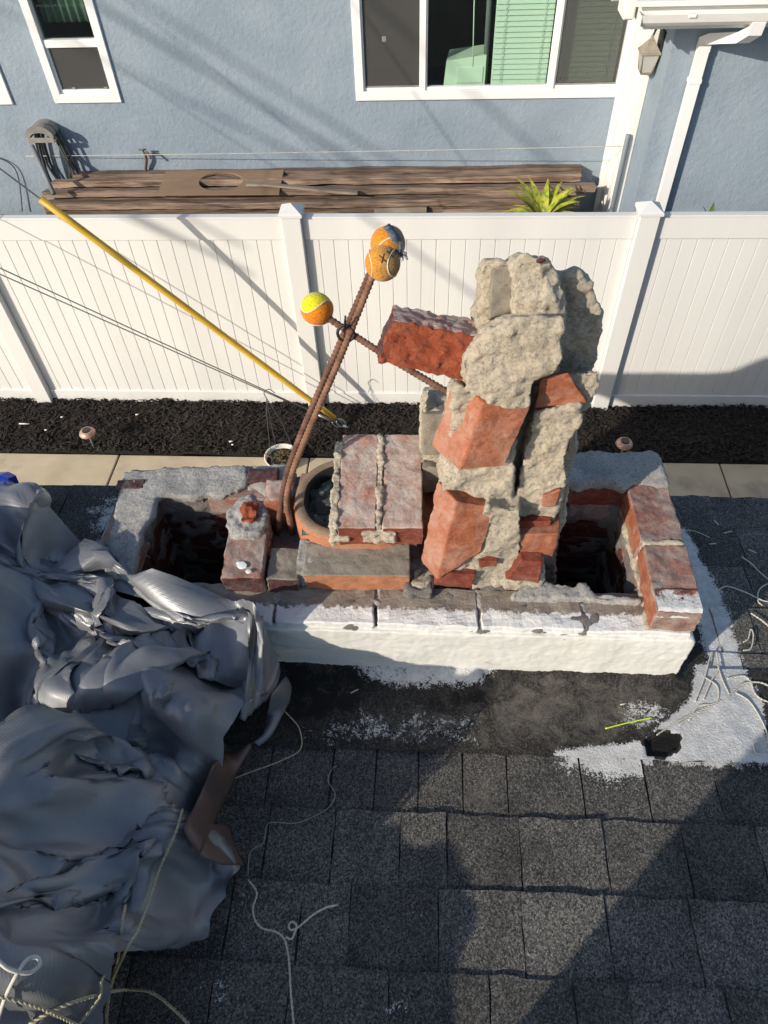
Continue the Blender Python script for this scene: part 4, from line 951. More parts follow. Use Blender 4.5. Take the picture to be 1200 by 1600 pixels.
# string line along the wall
sl0 = W(40, 244, HY-.05); sl1 = W(985, 228, 6.40)
tube('string_line', [sl0.lerp(sl1, t)-Vector((0, 0, .03*4*t*(1-t)*.3)) for t in np.linspace(0, 1, 20)], .003, MT['string_white'], None, 5, label='thin white line stretched along the blue wall', cat='string')
# faucet
fa = W(226, 240, HY-.05); fo = empty('faucet', Vector((fa.x, HY, fa.z-.25)), label='small old faucet on a bent pipe at the foot of the blue wall', cat='faucet')
tube('pipe', smooth_path([Vector((fa.x-.06, HY-.03, fa.z-.45)), Vector((fa.x-.05, HY-.03, fa.z-.2)), fa+Vector((0, 0, -.06)), fa], 6), .014, MT['brass'], fo, 8)
tube('spout', smooth_path([fa, fa+Vector((.04, -.03, .02)), fa+Vector((.07, -.06, -.02))], 5), .012, MT['brass'], fo, 8)
tube('handle', [fa+Vector((-.035, -.03, .05)), fa+Vector((.035, -.03, .05))], .008, MT['brass'], fo, 6); tube('stem', [fa, fa+Vector((0, -.03, .05))], .007, MT['brass'], fo, 6)

# --- hose on its hanger
hp = W(68, 208, HY-.1)
hang = empty('hose_hanger', hp+Vector((0, .08, -.1)), label='pale grey crescent hose hanger screwed to the blue wall', cat='hose hanger')
arc = [(.135*math.cos(R(a)), .10*math.sin(R(a))) for a in range(0, 181, 15)]+[(.095*math.cos(R(a)), .045*math.sin(R(a))-.005) for a in range(180, -1, -15)]
vs, fs = prism_data([hp+Vector((x, -.10, z)) for x, z in arc], (0, .012, 0)); obj('front_rim', vs, fs, MT['grey_plastic'], hang)
vs, fs = prism_data([hp+Vector((x*.92, -.088, z*.92)) for x, z in arc], (0, .185, 0)); obj('saddle', vs, fs, MT['grey_plastic'], hang)
box('cross_bar', hp.x-.13, hp.x+.13, hp.y-.1, hp.y-.088, hp.z-.05, hp.z-.005, MT['grey_plastic'], hang, .004)
hrnd = random.Random(5); pts = []
for k in range(6):
    w_ = hrnd.uniform(.09, .15); h_ = hrnd.uniform(.55, .88); yo = -.06+.022*k; c_ = hrnd.uniform(-.03, .05)
    for a in range(90, 450, 20):
        q = R(a); pts.append(hp+Vector((c_+w_*math.cos(q)*(1 if math.sin(q) > -.2 else .8), yo+.004*a/36, .075-(h_+.08)/2+(h_+.08)/2*math.sin(q))))
pts += [hp+Vector((.12, .0, -.2)), hp+Vector((.2, -.03, -.45)), hp+Vector((.0, -.1, -.85)), hp+Vector((-.15, -.2, -1.0))]
tube('garden_hose', smooth_path(pts, 4), .0115, MT['hose'], None, 8, label='dark garden hose coiled over the wall hanger', cat='hose')
tube('leaning_tube', [W(50, 228, HY-.2), W(84, 303, HY-.55)], .022, plain('tube_grey', (.19, .21, .23), .6), None, 10, label='straight grey tube leaning among the hose loops', cat='tube')
tube('slack_cable', smooth_path([W(-30, 240, HY-.02), W(10, 252, HY-.02), W(28, 275, HY-.03), W(35, 330, HY-.05)], 6), .006, MT['cable'], None, 6, label='slack grey cable on the blue wall left of the hose', cat='cable')

# ================================================================== TIMBER
PZ = W(400, 266, HY-.06).z
def plank(pa, pb, width, th, m, roll=0, label=None, name='wood_plank', seed=0, cat='plank', group='old planks piled against the blue wall'):
    """pa, pb: ends of the centre line of the plank's upper face"""
    d = (pb-pa); L = d.length; d.normalize(); s = Vector((0, 0, 1)).cross(d).normalized(); s = Matrix.Rotation(R(roll), 3, d) @ s; u = d.cross(s)
    bm = bmesh.new(); n = max(6, int(L/.08)); rows = []
    for i in range(n+1):
        c = pa+d*(L*i/n)+Vector((0, .006*fbm((i*.1, seed, 0), 2, 2), .008*fbm((i*.1, 3, seed), 1.5, 2))); r = []
        for (a, b) in ((-.5, -.12), (-.46, 0), (0, .02), (.46, 0), (.5, -.12), (.5, -.9), (-.5, -.9)):
            e_ = .012*fbm((a*9, b*7, seed+i*20), 1, 2) if i in (0, n) else 0
            r.append(bm.verts.new(c+s*(a*width*(1+.05*fbm((i*.2, a*4, seed), 2, 2)))+u*(b*th+.006*fbm((i*.35, a*6+seed, b*3), 1.5, 3))+d*e_))
        rows.append(r)
    for i in range(n):
        for k in range(7): bm.faces.new([rows[i][k], rows[i][(k+1) % 7], rows[i+1][(k+1) % 7], rows[i+1][k]])
    bm.faces.new(rows[0][::-1]); bm.faces.new(rows[-1])
    return bm_obj(name, bm, m, None, False, label=label, cat=cat, group=group)
xl, xr = W(88, 280, HY-.1).x, W(908, 268, HY-.1).x
tops = [(6.92, .00, xl+.2, xr, 'rearmost long weathered plank of the pile, touching the blue wall'), (6.79, -.01, xl+.02, xr-.02, 'second long weathered plank from the blue wall, below the board with the round hole'),
        (6.645, -.045, xl-.03, xr+.1, 'third long weathered plank from the blue wall'), (6.50, -.10, xl+.05, xr-.3, 'dark long plank at the front of the pile, nearest the fence')]
for i, (y, dz, a, b, lab) in enumerate(tops): plank(Vector((a, y, PZ+dz)), Vector((b, y+.03, PZ+dz+.01)), .125, .06, MT['timber'], -7-3*i, lab, seed=i*3)
for l in range(1, 4):
    for i in range(3):
        y = 6.90-.16*i-.03*l; plank(Vector((xl+.1*l-.05*i, y, PZ-.085-.19*(l-1)-.02*i)), Vector((xr-.1*l, y, PZ-.085-.19*(l-1)-.02*i)), .15, .17, MT['timber'], 0, 'hidden long beam inside the plank pile against the blue wall', 'wood_beam', seed=l*7+i, cat='beam', group='beams under the plank pile')
for x, lab in ((xl+.5, 'bearer block under the left end of the plank pile'), (0, 'bearer block under the middle of the plank pile'), (xr-.5, 'bearer block under the right end of the plank pile')): plank(Vector((x, 6.35, PZ-.64)), Vector((x, 6.95, PZ-.64)), .12, PZ-.64-.11, MT['timber'], 0, lab, 'wood_bearer', seed=31, cat='block', group='bearers under the plank pile')
# board with the round hole
ha, hb_ = W(258, 330, 6.50), W(440, 272, 6.88)
cy, cx = 6.72, W(348, 297, 6.72).x; pl_z = lambda y: PZ+.022+(y-6.9)*.14
bm = bmesh.new(); n = 40; x0_, x1_ = W(256, 300, 6.7).x, W(441, 295, 6.7).x; y0_, y1_ = 6.525, 6.90; r_h = .185
outer = []; inner_ = []
for i in range(n):
    a = 2*math.pi*i/n; c_, s_ = math.cos(a), math.sin(a); t = min((x1_-cx if c_ > 0 else cx-x0_)/max(abs(c_), 1e-6), (y1_-cy if s_ > 0 else cy-y0_)/max(abs(s_), 1e-6)); outer.append((cx+c_*t, cy+s_*t)); inner_.append((cx+c_*r_h*1.15, cy+s_*r_h*.8))
for (sx, sy) in ((x0_, y0_), (x1_, y0_), (x1_, y1_), (x0_, y1_)):
    k = min(range(n), key=lambda i: (outer[i][0]-sx)**2+(outer[i][1]-sy)**2); outer[k] = (sx, sy)
V = [[bm.verts.new((x, y, pl_z(y)+dz)) for x, y in q] for q in (outer, inner_) for dz in (0, -.016)]
for i in range(n):
    j = (i+1) % n; bm.faces.new([V[0][i], V[0][j], V[2][j], V[2][i]]); bm.faces.new([V[2][i], V[2][j], V[3][j], V[3][i]]); bm.faces.new([V[0][i], V[1][i], V[1][j], V[0][j]]); bm.faces.new([V[1][i], V[3][i], V[3][j], V[1][j]])
bm_obj('wood_board', bm, MT['plywood'], None, label='brown board with a large round hole lying on the planks', cat='board')
pw = W(388, 296, 6.66); pw.z = pl_z(6.66)+.022; pe = W(560, 322, 6.55); pe.z = PZ-.03
plank(pw, pe, .085, .022, MT['timber_pale'], -12, 'short pale grey plank leaning from the round hole to the fence', seed=50)
plank(W(585, 322, 6.5), W(666, 320, 6.5), .14, .05, MT['timber_pale'], -10, 'pale grey wood offcut in front of the pile, right of the centre fence post', 'wood_offcut', seed=51, cat='offcut')
plank(W(692, 326, 6.47), W(905, 318, 6.52), .10, .05, MT['timber'], -8, 'short reddish plank in front of the pile beside the yellow green plant', seed=52)
plank(W(560, 312, 6.58), W(912, 296, 6.62), .06, .04, MT['timber'], -5, 'narrow plank lying on the front edge of the pile, running to the plant', seed=53)
plank(Vector((-5.2, 6.62, .60)), Vector((xl-.04, 6.6, .58)), .35, .3, MT['timber_pale'], 0, 'thick weathered grey beam left of the planks behind the yellow guard', 'wood_beam', seed=54, cat='beam')

# ================================================================== PLANTS
def strap_plant(name, base, n, L, m, label, spread=1.0, wd=.03, seed=0, lo=25, hi=80):
    rr = random.Random(seed); root = empty(name, base, label=label, cat='plant')
    for i in range(n):
        a = 2*math.pi*i/n*1.0+rr.uniform(-.3, .3); el = R(rr.uniform(lo, hi)); l = L*rr.uniform(.7, 1.1); p = Vector(base); vs = []; fs = []; k = 8; d = Vector((math.cos(a)*math.cos(el), math.sin(a)*math.cos(el), math.sin(el))); side = Vector((-math.sin(a), math.cos(a), 0))
        for j in range(k+1):
            t = j/k; w_ = wd*math.sin(math.pi*min(1, .15+.85*t)**.8)*(1-.2*t)+.001; up = Vector((0, 0, 1)); c = p; vs += [c-side*w_+up*.25*w_, c, c+side*w_+up*.25*w_]; p = p+d*(l/k); d = (d+Vector((0, 0, -.11*spread))).normalized()
        for j in range(k):
            for s in range(2): q = j*3+s; fs.append([q, q+1, q+4, q+3])
        obj('leaf', vs, fs, m, root, True)
    tube('stem', [Vector((base[0], base[1], .1)), Vector(base)], .02, MT['timber'], root, 6)
    return root
pb = W(846, 347, 6.10); strap_plant('variegated_plant', pb, 52, .44, MT['leaf_yellow'], 'yellow and green strap leaved plant peeking over the fence beside the planks', 1.2, .040, 3, 8, 65)
strap_plant('dark_shrub', W(1106, 352, 5.5), 12, .17, MT['leaf_dark'], 'small dark leafy plant behind the fence at the right wing', 1.0, .03, 4)

# ================================================================== GUY WIRES
AN = WZ(545, 670, .02)
def along(d, t): return AN+Vector(d).normalized()*t
gd = (-.631, -.0867, .771)
tube('guy_wire', [along(gd, .02), along(gd, 9)], .005, MT['steel'], None, 6, label='steel guy wire that carries the yellow guard', cat='wire', group='guy wires running to one ground anchor')
g0 = [along(gd, .17+2.5*i/12) for i in range(13)]
tube('guy_guard', g0, .022, MT['guard_yellow'], None, 14, label='long yellow plastic guard on the guy wire in front of the fence', cat='wire guard')
for d, lab in (((-.779, -.116, .616), 'upper thin guy wire in front of the fence, below the yellow guard'), ((-.822, -.062, .566), 'lower thin guy wire in front of the fence, below the yellow guard')):
    tube('guy_wire', [along(d, .0), along(d, 9)], .0042, MT['steel'], None, 6, label=lab, cat='wire', group='guy wires running to one ground anchor')
an = empty('guy_anchor', AN, label='steel anchor rod and thimbles where the guy wires meet the mulch', cat='anchor')
tube('rod', [AN+Vector((.12, .02, -.15)), along(gd, .06)], .010, MT['steel'], an, 8)
for k, d in enumerate((gd, (-.779, -.116, .616))):
    c = along(d, .09+.02*k); u = Vector(d).normalized(); s = u.orthogonal().normalized()
    tube('thimble', [c+u*(.05*math.cos(a))+s*(.026*math.sin(a)) for a in [i*math.pi/8 for i in range(17)]], .007, MT['steel'], an, 6)
    tube('grip', [along(d, .13), along(d, .30)], .011, MT['steel'], an, 8)

# ================================================================== GARDEN BITS
def path_light(p, label):
    e_ = empty('path_light', p, label=label, cat='garden light', group='solar path lights in the mulch')
    for nm, prof, m in (('stake', [(.009, -.05), (.009, .17)], MT['steel']), ('shade', [(.030, .135), (.062, .15), (.066, .158), (.060, .172), (.048, .186), (.036, .190)], MT['copper']), ('solar_cell', [(.034, .1885), (.034, .193), (.028, .196)], MT['black_glass'])):
        vs, fs = lathe(prof, 24); obj(nm, [Vector(v)+p for v in vs], fs, m, e_, nm == 'shade')
q = WZ(136, 675, .2); path_light(Vector((q.x, q.y, .03)), 'copper rimmed round path light in the mulch at the left')
q = WZ(976, 692, .2); path_light(Vector((q.x, q.y, .03)), 'copper rimmed round path light behind the right chimney rim')
q = WZ(440, 712, .10); pt = empty('flower_pot', Vector((q.x, q.y, .0)), label='pale rimmed pot with dried plant and wire hanger at the mulch edge', cat='pot')
vs, fs = lathe([(.10, -.05), (.135, .095), (.138, .10), (.128, .10), (.122, .085), (.122, .05)], 28); obj('bowl', [Vector(v)+pt.location for v in vs], fs, MT['pot'], pt, True)
vs, fs = lathe([(.122, .062), (.06, .07), (.002, .072)], 24); obj('potting_soil', [Vector(v)+pt.location for v in vs], fs, MT['soil'], pt, True)
rr = random.Random(9)
for i in range(46):
    a = rr.uniform(0, 6.3); r0 = rr.uniform(0, .09); b0 = pt.location+Vector((r0*math.cos(a), r0*math.sin(a), .06)); tp = b0+Vector((rr.uniform(-.06, .06), rr.uniform(-.06, .06), rr.uniform(.02, .08))); tube('dry_stem', [b0, (b0+tp)/2+Vector((0, 0, .02)), tp], .0035, MT['dry_plant'] if i % 4 else MT['leaf_dark'], pt, 4)
hk = pt.location+Vector((-.05, .08, .62))
for a in (0, 2.1, 4.2): tube('hanger_wire', smooth_path([pt.location+Vector((.12*math.cos(a), .12*math.sin(a), .09)), pt.location+Vector((.06*math.cos(a)-.03, .06*math.sin(a)+.05, .42)), hk], 5), .0025, MT['cable'], pt, 5)
tube('hook', smooth_path([hk, hk+Vector((-.01, 0, .05)), hk+Vector((.03, 0, .085)), hk+Vector((.07, 0, .05))], 5), .0035, MT['cable'], pt, 5)
for (a, b_, l, lab) in ((30, 662, .09, 'long pale stick on the mulch at the left edge'), (70, 672, .02, 'pale scrap on the mulch just left of the path light'), (95, 652, .02, 'pale scrap on the mulch close to the fence above the path light'), (212, 648, .025, 'white scrap on the mulch below the yellow guard'), (358, 690, .03, 'larger white scrap on the mulch left of the pot'), (362, 695, .015, 'tiny white scrap touching the larger one left of the pot')):
    p = WZ(a, b_, .06); s = random.uniform(-.4, .4); tube('litter_scrap', [p, p+Vector((l, -l*.3*s, .004))], .006, MT['pot'], None, 5, label=lab, cat='litter', group='litter scraps on the mulch')

# ================================================================== TARP  (small cloth solver: a sheet too big for its place buckles into folds)
def interp(x, xs, ys): return np.interp(x, xs, ys)
def ridge(X, Y, pts, h, w_):
    """height of a crest along a polyline (pixels, with the height it runs at)"""
    P = [WZ(a, b, z) for a, b, z in pts]; best = np.full(X.shape, 1e9)
    for p, q in zip(P, P[1:]):
        dx, dy = q.x-p.x, q.y-p.y; t = np.clip(((X-p.x)*dx+(Y-p.y)*dy)/(dx*dx+dy*dy), 0, 1); best = np.minimum(best, np.hypot(X-p.x-t*dx, Y-p.y-t*dy))
    return h*np.exp(-(best/w_)**1.6)
Zr = roof_z(.5)
def support(X, Y):
    base = ZC-1.437-.08*Y+.014
    inb = (X > CX0-.02) & (X < CX1) & (Y > CY0-.02) & (Y < CY1)
    s = np.where(inb, T+.012, base)
    def bump(x, y, rx, ry, h): return h*np.exp(-(((X-x)/rx)**2+((Y-y)/ry)**2)**1.8)
    hp_ = np.maximum.reduce([bump(-.60, .60, .25, .17, .23), bump(-1.15, .75, .4, .35, .34), bump(-1.05, 1.12, .33, .2, .24), bump(-.68, .18, .23, .34, .38), bump(-1.2, .0, .5, .6, .40), bump(-.72, -.35, .28, .35, .36), bump(-.50, .56, .15, .12, .18)])
    hp_ = hp_+ridge(X, Y, [(-60, 1035, T+.05), (30, 1010, T+.05), (130, 985, T+.05), (250, 945, T+.02), (335, 940, T+.01), (385, 960, T)], .035, .028)
    hp_ = hp_+ridge(X, Y, [(385, 950, T), (432, 1055, T-.08), (400, 1100, T-.08), (300, 1130, Zr+.18), (240, 1190, Zr+.25)], .06, .035)
    hp_ = hp_+ridge(X, Y, [(-60, 1160, Zr+.36), (60, 1175, Zr+.38), (140, 1200, Zr+.38), (185, 1270, Zr+.38), (195, 1340, Zr+.36), (170, 1450, Zr+.30), (110, 1560, Zr+.25)], .07, .045)
    hp_ = hp_+ridge(X, Y, [(180, 1195, Zr+.30), (250, 1235, Zr+.2), (285, 1320, Zr+.12), (250, 1370, Zr+.1)], .07, .03)
    hp_ = hp_+ridge(X, Y, [(350, 1350, Zr+.05), (375, 1370, Zr+.05), (320, 1465, Zr+.05), (220, 1525, Zr+.05), (100, 1580, Zr+.1)], .045, .025)
    hp_ = hp_+ridge(X, Y, [(0, 790, T+.05), (100, 790, T+.05), (165, 845, T+.03), (200, 900, T+.02)], .05, .05)
    hp_ = hp_-ridge(X, Y, [(0, 1110, Zr+.25), (180, 1145, Zr+.2), (270, 1170, Zr+.15)], .12, .035)-ridge(X, Y, [(150, 1290, Zr+.25), (70, 1330, Zr+.25), (110, 1420, Zr+.2)], .08, .04)-ridge(X, Y, [(215, 1260, Zr+.2), (225, 1350, Zr+.1), (205, 1480, Zr+.05)], .10, .03)
    return np.maximum(s, base+np.maximum(hp_, 0))
NU, NV = 140, 165
U, V_ = np.meshgrid(np.linspace(0, 1, NU), np.linspace(0, 1, NV))
yy0 = -.55+V_*1.5
edge = [(-.55, -.50)]+[(p.y, p.x) for p in (WZ(228, 1600, Zr+.01), WZ(255, 1528, Zr+.01), WZ(335, 1478, Zr+.01), WZ(386, 1368, Zr+.01), WZ(335, 1290, Zr+.02), WZ(372, 1190, Zr+.02), WZ(405, 1140, Zr+.02), WZ(446, 1085, Zr+.04), WZ(428, 1010, Zr+.12), WZ(385, 946, T+.01))]
edge = sorted(edge); ey = [a for a, b in edge]; ex_ = [b for a, b in edge]
ey += [.86, .90, .95, 1.10, 1.34, 1.6]; ex_ += [-.42, -.60, -.70, -.83, -1.04, -1.15]
X = -1.95+U*(interp(yy0, ey, ex_)+1.95)
# top boundary
def ytop(X): return interp(X, [-2, -1.15, -1.02, -.86, -.72, -.62, -.52, -.45, -.37, -.28], [1.34, 1.34, 1.31, 1.12, .93, .86, .855, .845, .79, .70])
Y = -.55+V_*(ytop(X)+.55)
X = -1.95+U*(interp(Y, ey, ex_)+1.95)
P = np.stack([X, Y, np.zeros_like(X)], -1)
rng = np.random.RandomState(4)
nz = np.array([[fbm((a*.8+b*.6, (b*.8-a*.6)*2.6, 1.7), 6, 3) for a, b in zip(r1, r2)] for r1, r2 in zip(X, Y)])
P[..., 2] = support(X, Y)+.02+.05*np.abs(nz)
def L0(a, b, s): return np.linalg.norm(a-b, axis=-1)*s
P0 = P.copy(); P0[..., 2] = support(X, Y)
cons = []
def addc(sa, sb, st, sc): cons.append((sa, sb, L0(P0[sa], P0[sb], sc), st))
S = slice
for st in (0, 1):
    addc((S(None), S(st, NU-1, 2)), (S(None), S(st+1, NU, 2)), 1.0, 1.22); addc((S(st, NV-1, 2), S(None)), (S(st+1, NV, 2), S(None)), 1.0, 1.19)
addc((S(0, NV-1), S(0, NU-1)), (S(1, NV), S(1, NU)), .25, 1.205); addc((S(0, NV-1), S(1, NU)), (S(1, NV), S(0, NU-1)), .25, 1.205)
for k, stf in ((2, .30), (5, .08)):
    addc((S(None), S(0, NU-k)), (S(None), S(k, NU)), stf, 1.215); addc((S(0, NV-k), S(None)), (S(k, NV), S(None)), stf, 1.185)
Vv = np.zeros_like(P); dt = 1/60
pin = np.zeros((NV, NU), bool); pin[:, 0] = True; pin[0, :] = True; pin[-1, :] = True; pin[:, -1] = True
P[:, -1, 0] += np.array([.016*fbm((0, y * 1.0, 3), 14, 3) for y in P[:, -1, 1]]); pinxy = P[..., :2].copy()
for step in range(150):
    Vv[..., 2] -= 9.8*dt; Q = P+Vv*dt*.96
    for it in range(7):
        for sa, sb, l, st in cons:
            d = Q[sb]-Q[sa]; n = np.sqrt((d*d).sum(-1))+1e-9; c = (d*((n-l)/n*.5*st*(1 if st == 1 else .5))[..., None])
            Q[sa] += c; Q[sb] -= c
        Q[pin, :2] = pinxy[pin]; Q[..., 0] = np.minimum(Q[..., 0], np.interp(Q[..., 1], ey, ex_)+.004); Q[..., 1] = np.minimum(Q[..., 1], ytop(Q[..., 0])+.004)
        h = support(Q[..., 0], Q[..., 1])+.004 if it in (3, 6) else None
        if h is not None:
            con = Q[..., 2] < h; Q[..., 2] = np.where(con, h, Q[..., 2])
    Vn = (Q-P)/dt; fr_ = np.where(con, .75, .985)[..., None]; Vv = np.clip(Vn*fr_, -2, 2); P = Q
P[-1, :, 2] = support(P[-1, :, 0], P[-1, :, 1])+.004
P[:, -1, 2] = np.maximum(support(P[:, -1, 0], P[:, -1, 1])+.004, P[:, -1, 2])
def up2(A, ax):
    A = np.moveaxis(A, ax, 0); E = np.concatenate([A[:1]*2-A[1:2], A, A[-1:]*2-A[-2:-1]]); mid = (-E[:-3]+9*E[1:-2]+9*E[2:-1]-E[3:])/16
    out = np.empty((A.shape[0]*2-1,)+A.shape[1:]); out[::2] = A; out[1::2] = mid; return np.moveaxis(out, 0, ax)
P = up2(up2(P, 0), 1); NV, NU = P.shape[:2]; U, V_ = np.meshgrid(np.linspace(0, 1, NU), np.linspace(0, 1, NV))
# sharp creases: folds of the plastic film, straight between their corners
du = np.gradient(P, axis=1); dv = np.gradient(P, axis=0); nrm = np.cross(du, dv); nrm /= np.linalg.norm(nrm, axis=-1, keepdims=True)+1e-9
mu, mv = U*1.9, V_*2.3; crs = np.zeros_like(U); cr = np.random.RandomState(12)
def vnoise(sc, sd):
    r = np.random.RandomState(sd); g = r.rand(40, 40)*2-1; x = (mu*sc) % 38; y = (mv*sc) % 38; i = x.astype(int); j = y.astype(int); fx = x-i; fy = y-j; fx = fx*fx*(3-2*fx); fy = fy*fy*(3-2*fy)
    return (g[j, i]*(1-fx)+g[j, i+1]*fx)*(1-fy)+(g[j+1, i]*(1-fx)+g[j+1, i+1]*fx)*fy
for k in range(20):
    th_ = cr.uniform(0, math.pi); lam = cr.uniform(.08, .42); ph = cr.rand()
    t = (mu*math.cos(th_)+mv*math.sin(th_))/lam+ph+.30*vnoise(2.2, 50+k)+.05*vnoise(7, 80+k)
    tri = np.abs((t % 1)-.5)*2-.5
    crs += tri*lam*.062*np.clip(vnoise(3.5, 100+k)*1.6+.15, 0, 1)
for k in range(14):
    th_ = cr.uniform(0, math.pi); lam = cr.uniform(.035, .09); t = (mu*math.cos(th_)+mv*math.sin(th_))/lam+cr.rand()+.9*vnoise(4, 150+k)+.2*vnoise(11, 180+k)
    crs += (np.abs((t % 1)-.5)*2-.5)*lam*.06*np.clip(vnoise(5, 200+k)*2-.35, 0, 1)
fade = np.minimum(1, np.minimum(1-U, 1-V_)*30+.1)
P = P+nrm*(crs*fade)[..., None]*np.sign(nrm[..., 2:3]+1e-9)
P[..., 2] = np.maximum(P[..., 2], ZC-1.437-.08*P[..., 1]+.016)
inb = (P[..., 0] > CX0) & (P[..., 0] < CX1) & (P[..., 1] > CY0-.012); P[..., 2] = np.where(inb, np.maximum(P[..., 2], T+.006), P[..., 2])
vs = P.reshape(-1, 3); idx = np.arange(NU*NV).reshape(NV, NU)
fs = np.stack([idx[:-1, :-1], idx[:-1, 1:], idx[1:, 1:], idx[1:, :-1]], -1).reshape(-1, 4).tolist()
me = mesh('tarp', vs.tolist(), fs); uvl = me.uv_layers.new(name='uv')
uvs = np.stack([U*1.9, V_*2.3], -1).reshape(-1, 2); li = np.empty(len(me.loops), dtype=np.int32); me.loops.foreach_get('vertex_index', li); uvl.data.foreach_set('uv', uvs[li].ravel())
tarp = link('tarp', me, MT['tarp'], None, True, label='large crumpled grey tarp heaped over the roof and the chimney corner', cat='tarp')
tarp_bvh = BVHTree.FromPolygons([tuple(v) for v in vs], fs)
def hit(px, py, lift=.004):
    """nearest of tarp and roof under this sight line"""
    d = ray(px, py).normalized(); o = Vector((0, 0, ZC)); h = tarp_bvh.ray_cast(o, d)
    x, y = on_roof(px, py); q = Vector((x, y, roof_z(y)+.0135))
    if h[0] is not None and h[3] < (q-o).length: q = h[0]
    return q-d*lift
# brown underside turned out along the edge
def flap(px, m, name, lift=.012, sag=.02):
    rows = [[hit(*p, lift) for p in r] for r in px]; nI = 10; g = []
    for r in rows: g.append(smooth_path(r, nI))
    vs = []; fs = []; n = len(g[0])
    cols_ = [smooth_path([g[j][i] for j in range(len(g))], 8) for i in range(n)]
    k = len(cols_[0])
    for c in cols_:
        for j, p in enumerate(c): vs.append(p+Vector((0, 0, .006*fbm(p, 14, 3)+.012*math.sin(math.pi*j/(k-1)))))
    for i in range(n-1):
        for j in range(k-1): a = i*k+j; fs.append([a, a+1, a+k+1, a+k])
    o = obj(name, vs, fs, m, tarp, True); uv = o.data.uv_layers.new(name='uv'); o.modifiers.new('t', 'SOLIDIFY').thickness = .002; return o
flap([[(392, 1165), (355, 1180), (332, 1196), (312, 1240), (292, 1285), (288, 1300)], [(394, 1170), (372, 1205), (358, 1235), (340, 1275), (318, 1318), (312, 1340)]], MT['tarp_brown'], 'turned_out_edge', .040)
flap([[(447, 1060), (425, 1085), (418, 1120), (412, 1150), (395, 1165)], [(455, 1075), (452, 1095), (440, 1120), (425, 1150), (405, 1168)]], MT['tarp'], 'torn_flap', .035)
flap([[(318, 1290), (355, 1290), (365, 1320)], [(300, 1330), (345, 1350), (382, 1352)]], MT['tarp_brown'], 'underside_fold', .025)
v2, f2 = [], []
bp = [WZ(-25, 770, T+.03), WZ(0, 745, T+.05), WZ(14, 748, T+.05), WZ(20, 765, T+.03)]
o = obj('blue_tarp_scrap', *prism_data([WZ(-60, 790, T-.02), WZ(-50, 745, T+.05), WZ(0, 742, T+.05), WZ(12, 748, T+.05), WZ(22, 770, T-.03)], (0, .03, -.02)), MT['blue_tarp'], None, label='bright blue plastic scrap at the left edge behind the grey tarp', cat='plastic scrap')

# ================================================================== CORDS
def cord(px, r, m, lift=.004, n=6): return smooth_path([hit(a, b, lift) for a, b in px], n)
def cords(name, px, r, m, label, tw=False, lift=.006, cat='string', group=None, pitch=.016):
    r *= .8; pts = cord(px, r, m, lift)
    return twine(name, pts, r, m, None, pitch, label=label, cat=cat, group=group) if tw else tube(name, pts, r, m, None, 6, label=label, cat=cat, group=group)
G = 'twine lengths lying on the tarp'
cords('twine', [(285, 1265), (275, 1300), (250, 1355), (232, 1410), (215, 1455), (198, 1482), (175, 1540), (168, 1590)], .0030, MT['twine'], 'long twine running down the tarp from the brown turned out edge', True, .020, group=G)
cords('twine', [(-10, 1555), (40, 1567), (80, 1582), (120, 1602)], .0030, MT['twine'], 'twine entering from the left edge across the bottom of the tarp', True, .020, group=G)
cords('twine', [(40, 1605), (85, 1578), (140, 1558), (190, 1548), (235, 1550), (270, 1575), (300, 1605)], .0032, MT['twine'], 'twine arching along the bottom edge of the tarp onto the shingles', True, .020, group=G)
cords('twine', [(196, 1415), (190, 1450), (186, 1500), (172, 1560), (168, 1605)], .0028, MT['twine'], 'short twine hanging straight down between the tarp folds', True, .020, group=G)
cords('twine', [(180, 1500), (160, 1530), (155, 1560), (120, 1605)], .0026, MT['twine'], 'short twine slanting left under the tied bunch on the tarp', True, .020, group=G)
cords('white_cord', [(-10, 1495), (15, 1515), (45, 1520), (62, 1508), (58, 1496), (42, 1500), (25, 1525), (8, 1560), (-5, 1600)], .0034, MT['string_white'], 'smooth white cord with one loop at the lower left edge', False, .022, cat='cord')
cords('string', [(389, 1376), (402, 1396), (396, 1420), (400, 1440), (412, 1452), (430, 1456), (445, 1468), (452, 1500), (455, 1550), (460, 1605)], .0023, MT['string_white'], 'knotted white string running down the shingles to the bottom edge', True, .003, group='strings on the shingles')
cords('string', [(447, 1465), (456, 1468), (461, 1458), (464, 1448), (458, 1441), (452, 1446), (455, 1454), (466, 1450), (490, 1430), (510, 1419), (528, 1415)], .0023, MT['string_white'], 'short white string end with a small loop on the shingles', False, .003, group='strings on the shingles')
cords('thread', [(388, 1370), (390, 1340), (396, 1328), (412, 1318), (418, 1290), (432, 1286), (455, 1288), (475, 1284), (512, 1265), (524, 1242), (513, 1222), (518, 1205), (526, 1198)], .0008, MT['thread'], 'fine grey thread wandering up the shingles beside the tarp', False, .002, group='strings on the shingles')
cords('string', [(368, 1217), (400, 1205), (440, 1190), (470, 1172), (468, 1140), (450, 1118), (440, 1108)], .0018, MT['twine'], 'thin string looping from the torn tarp flap over the dark patch', False, .003, group='strings on the shingles')
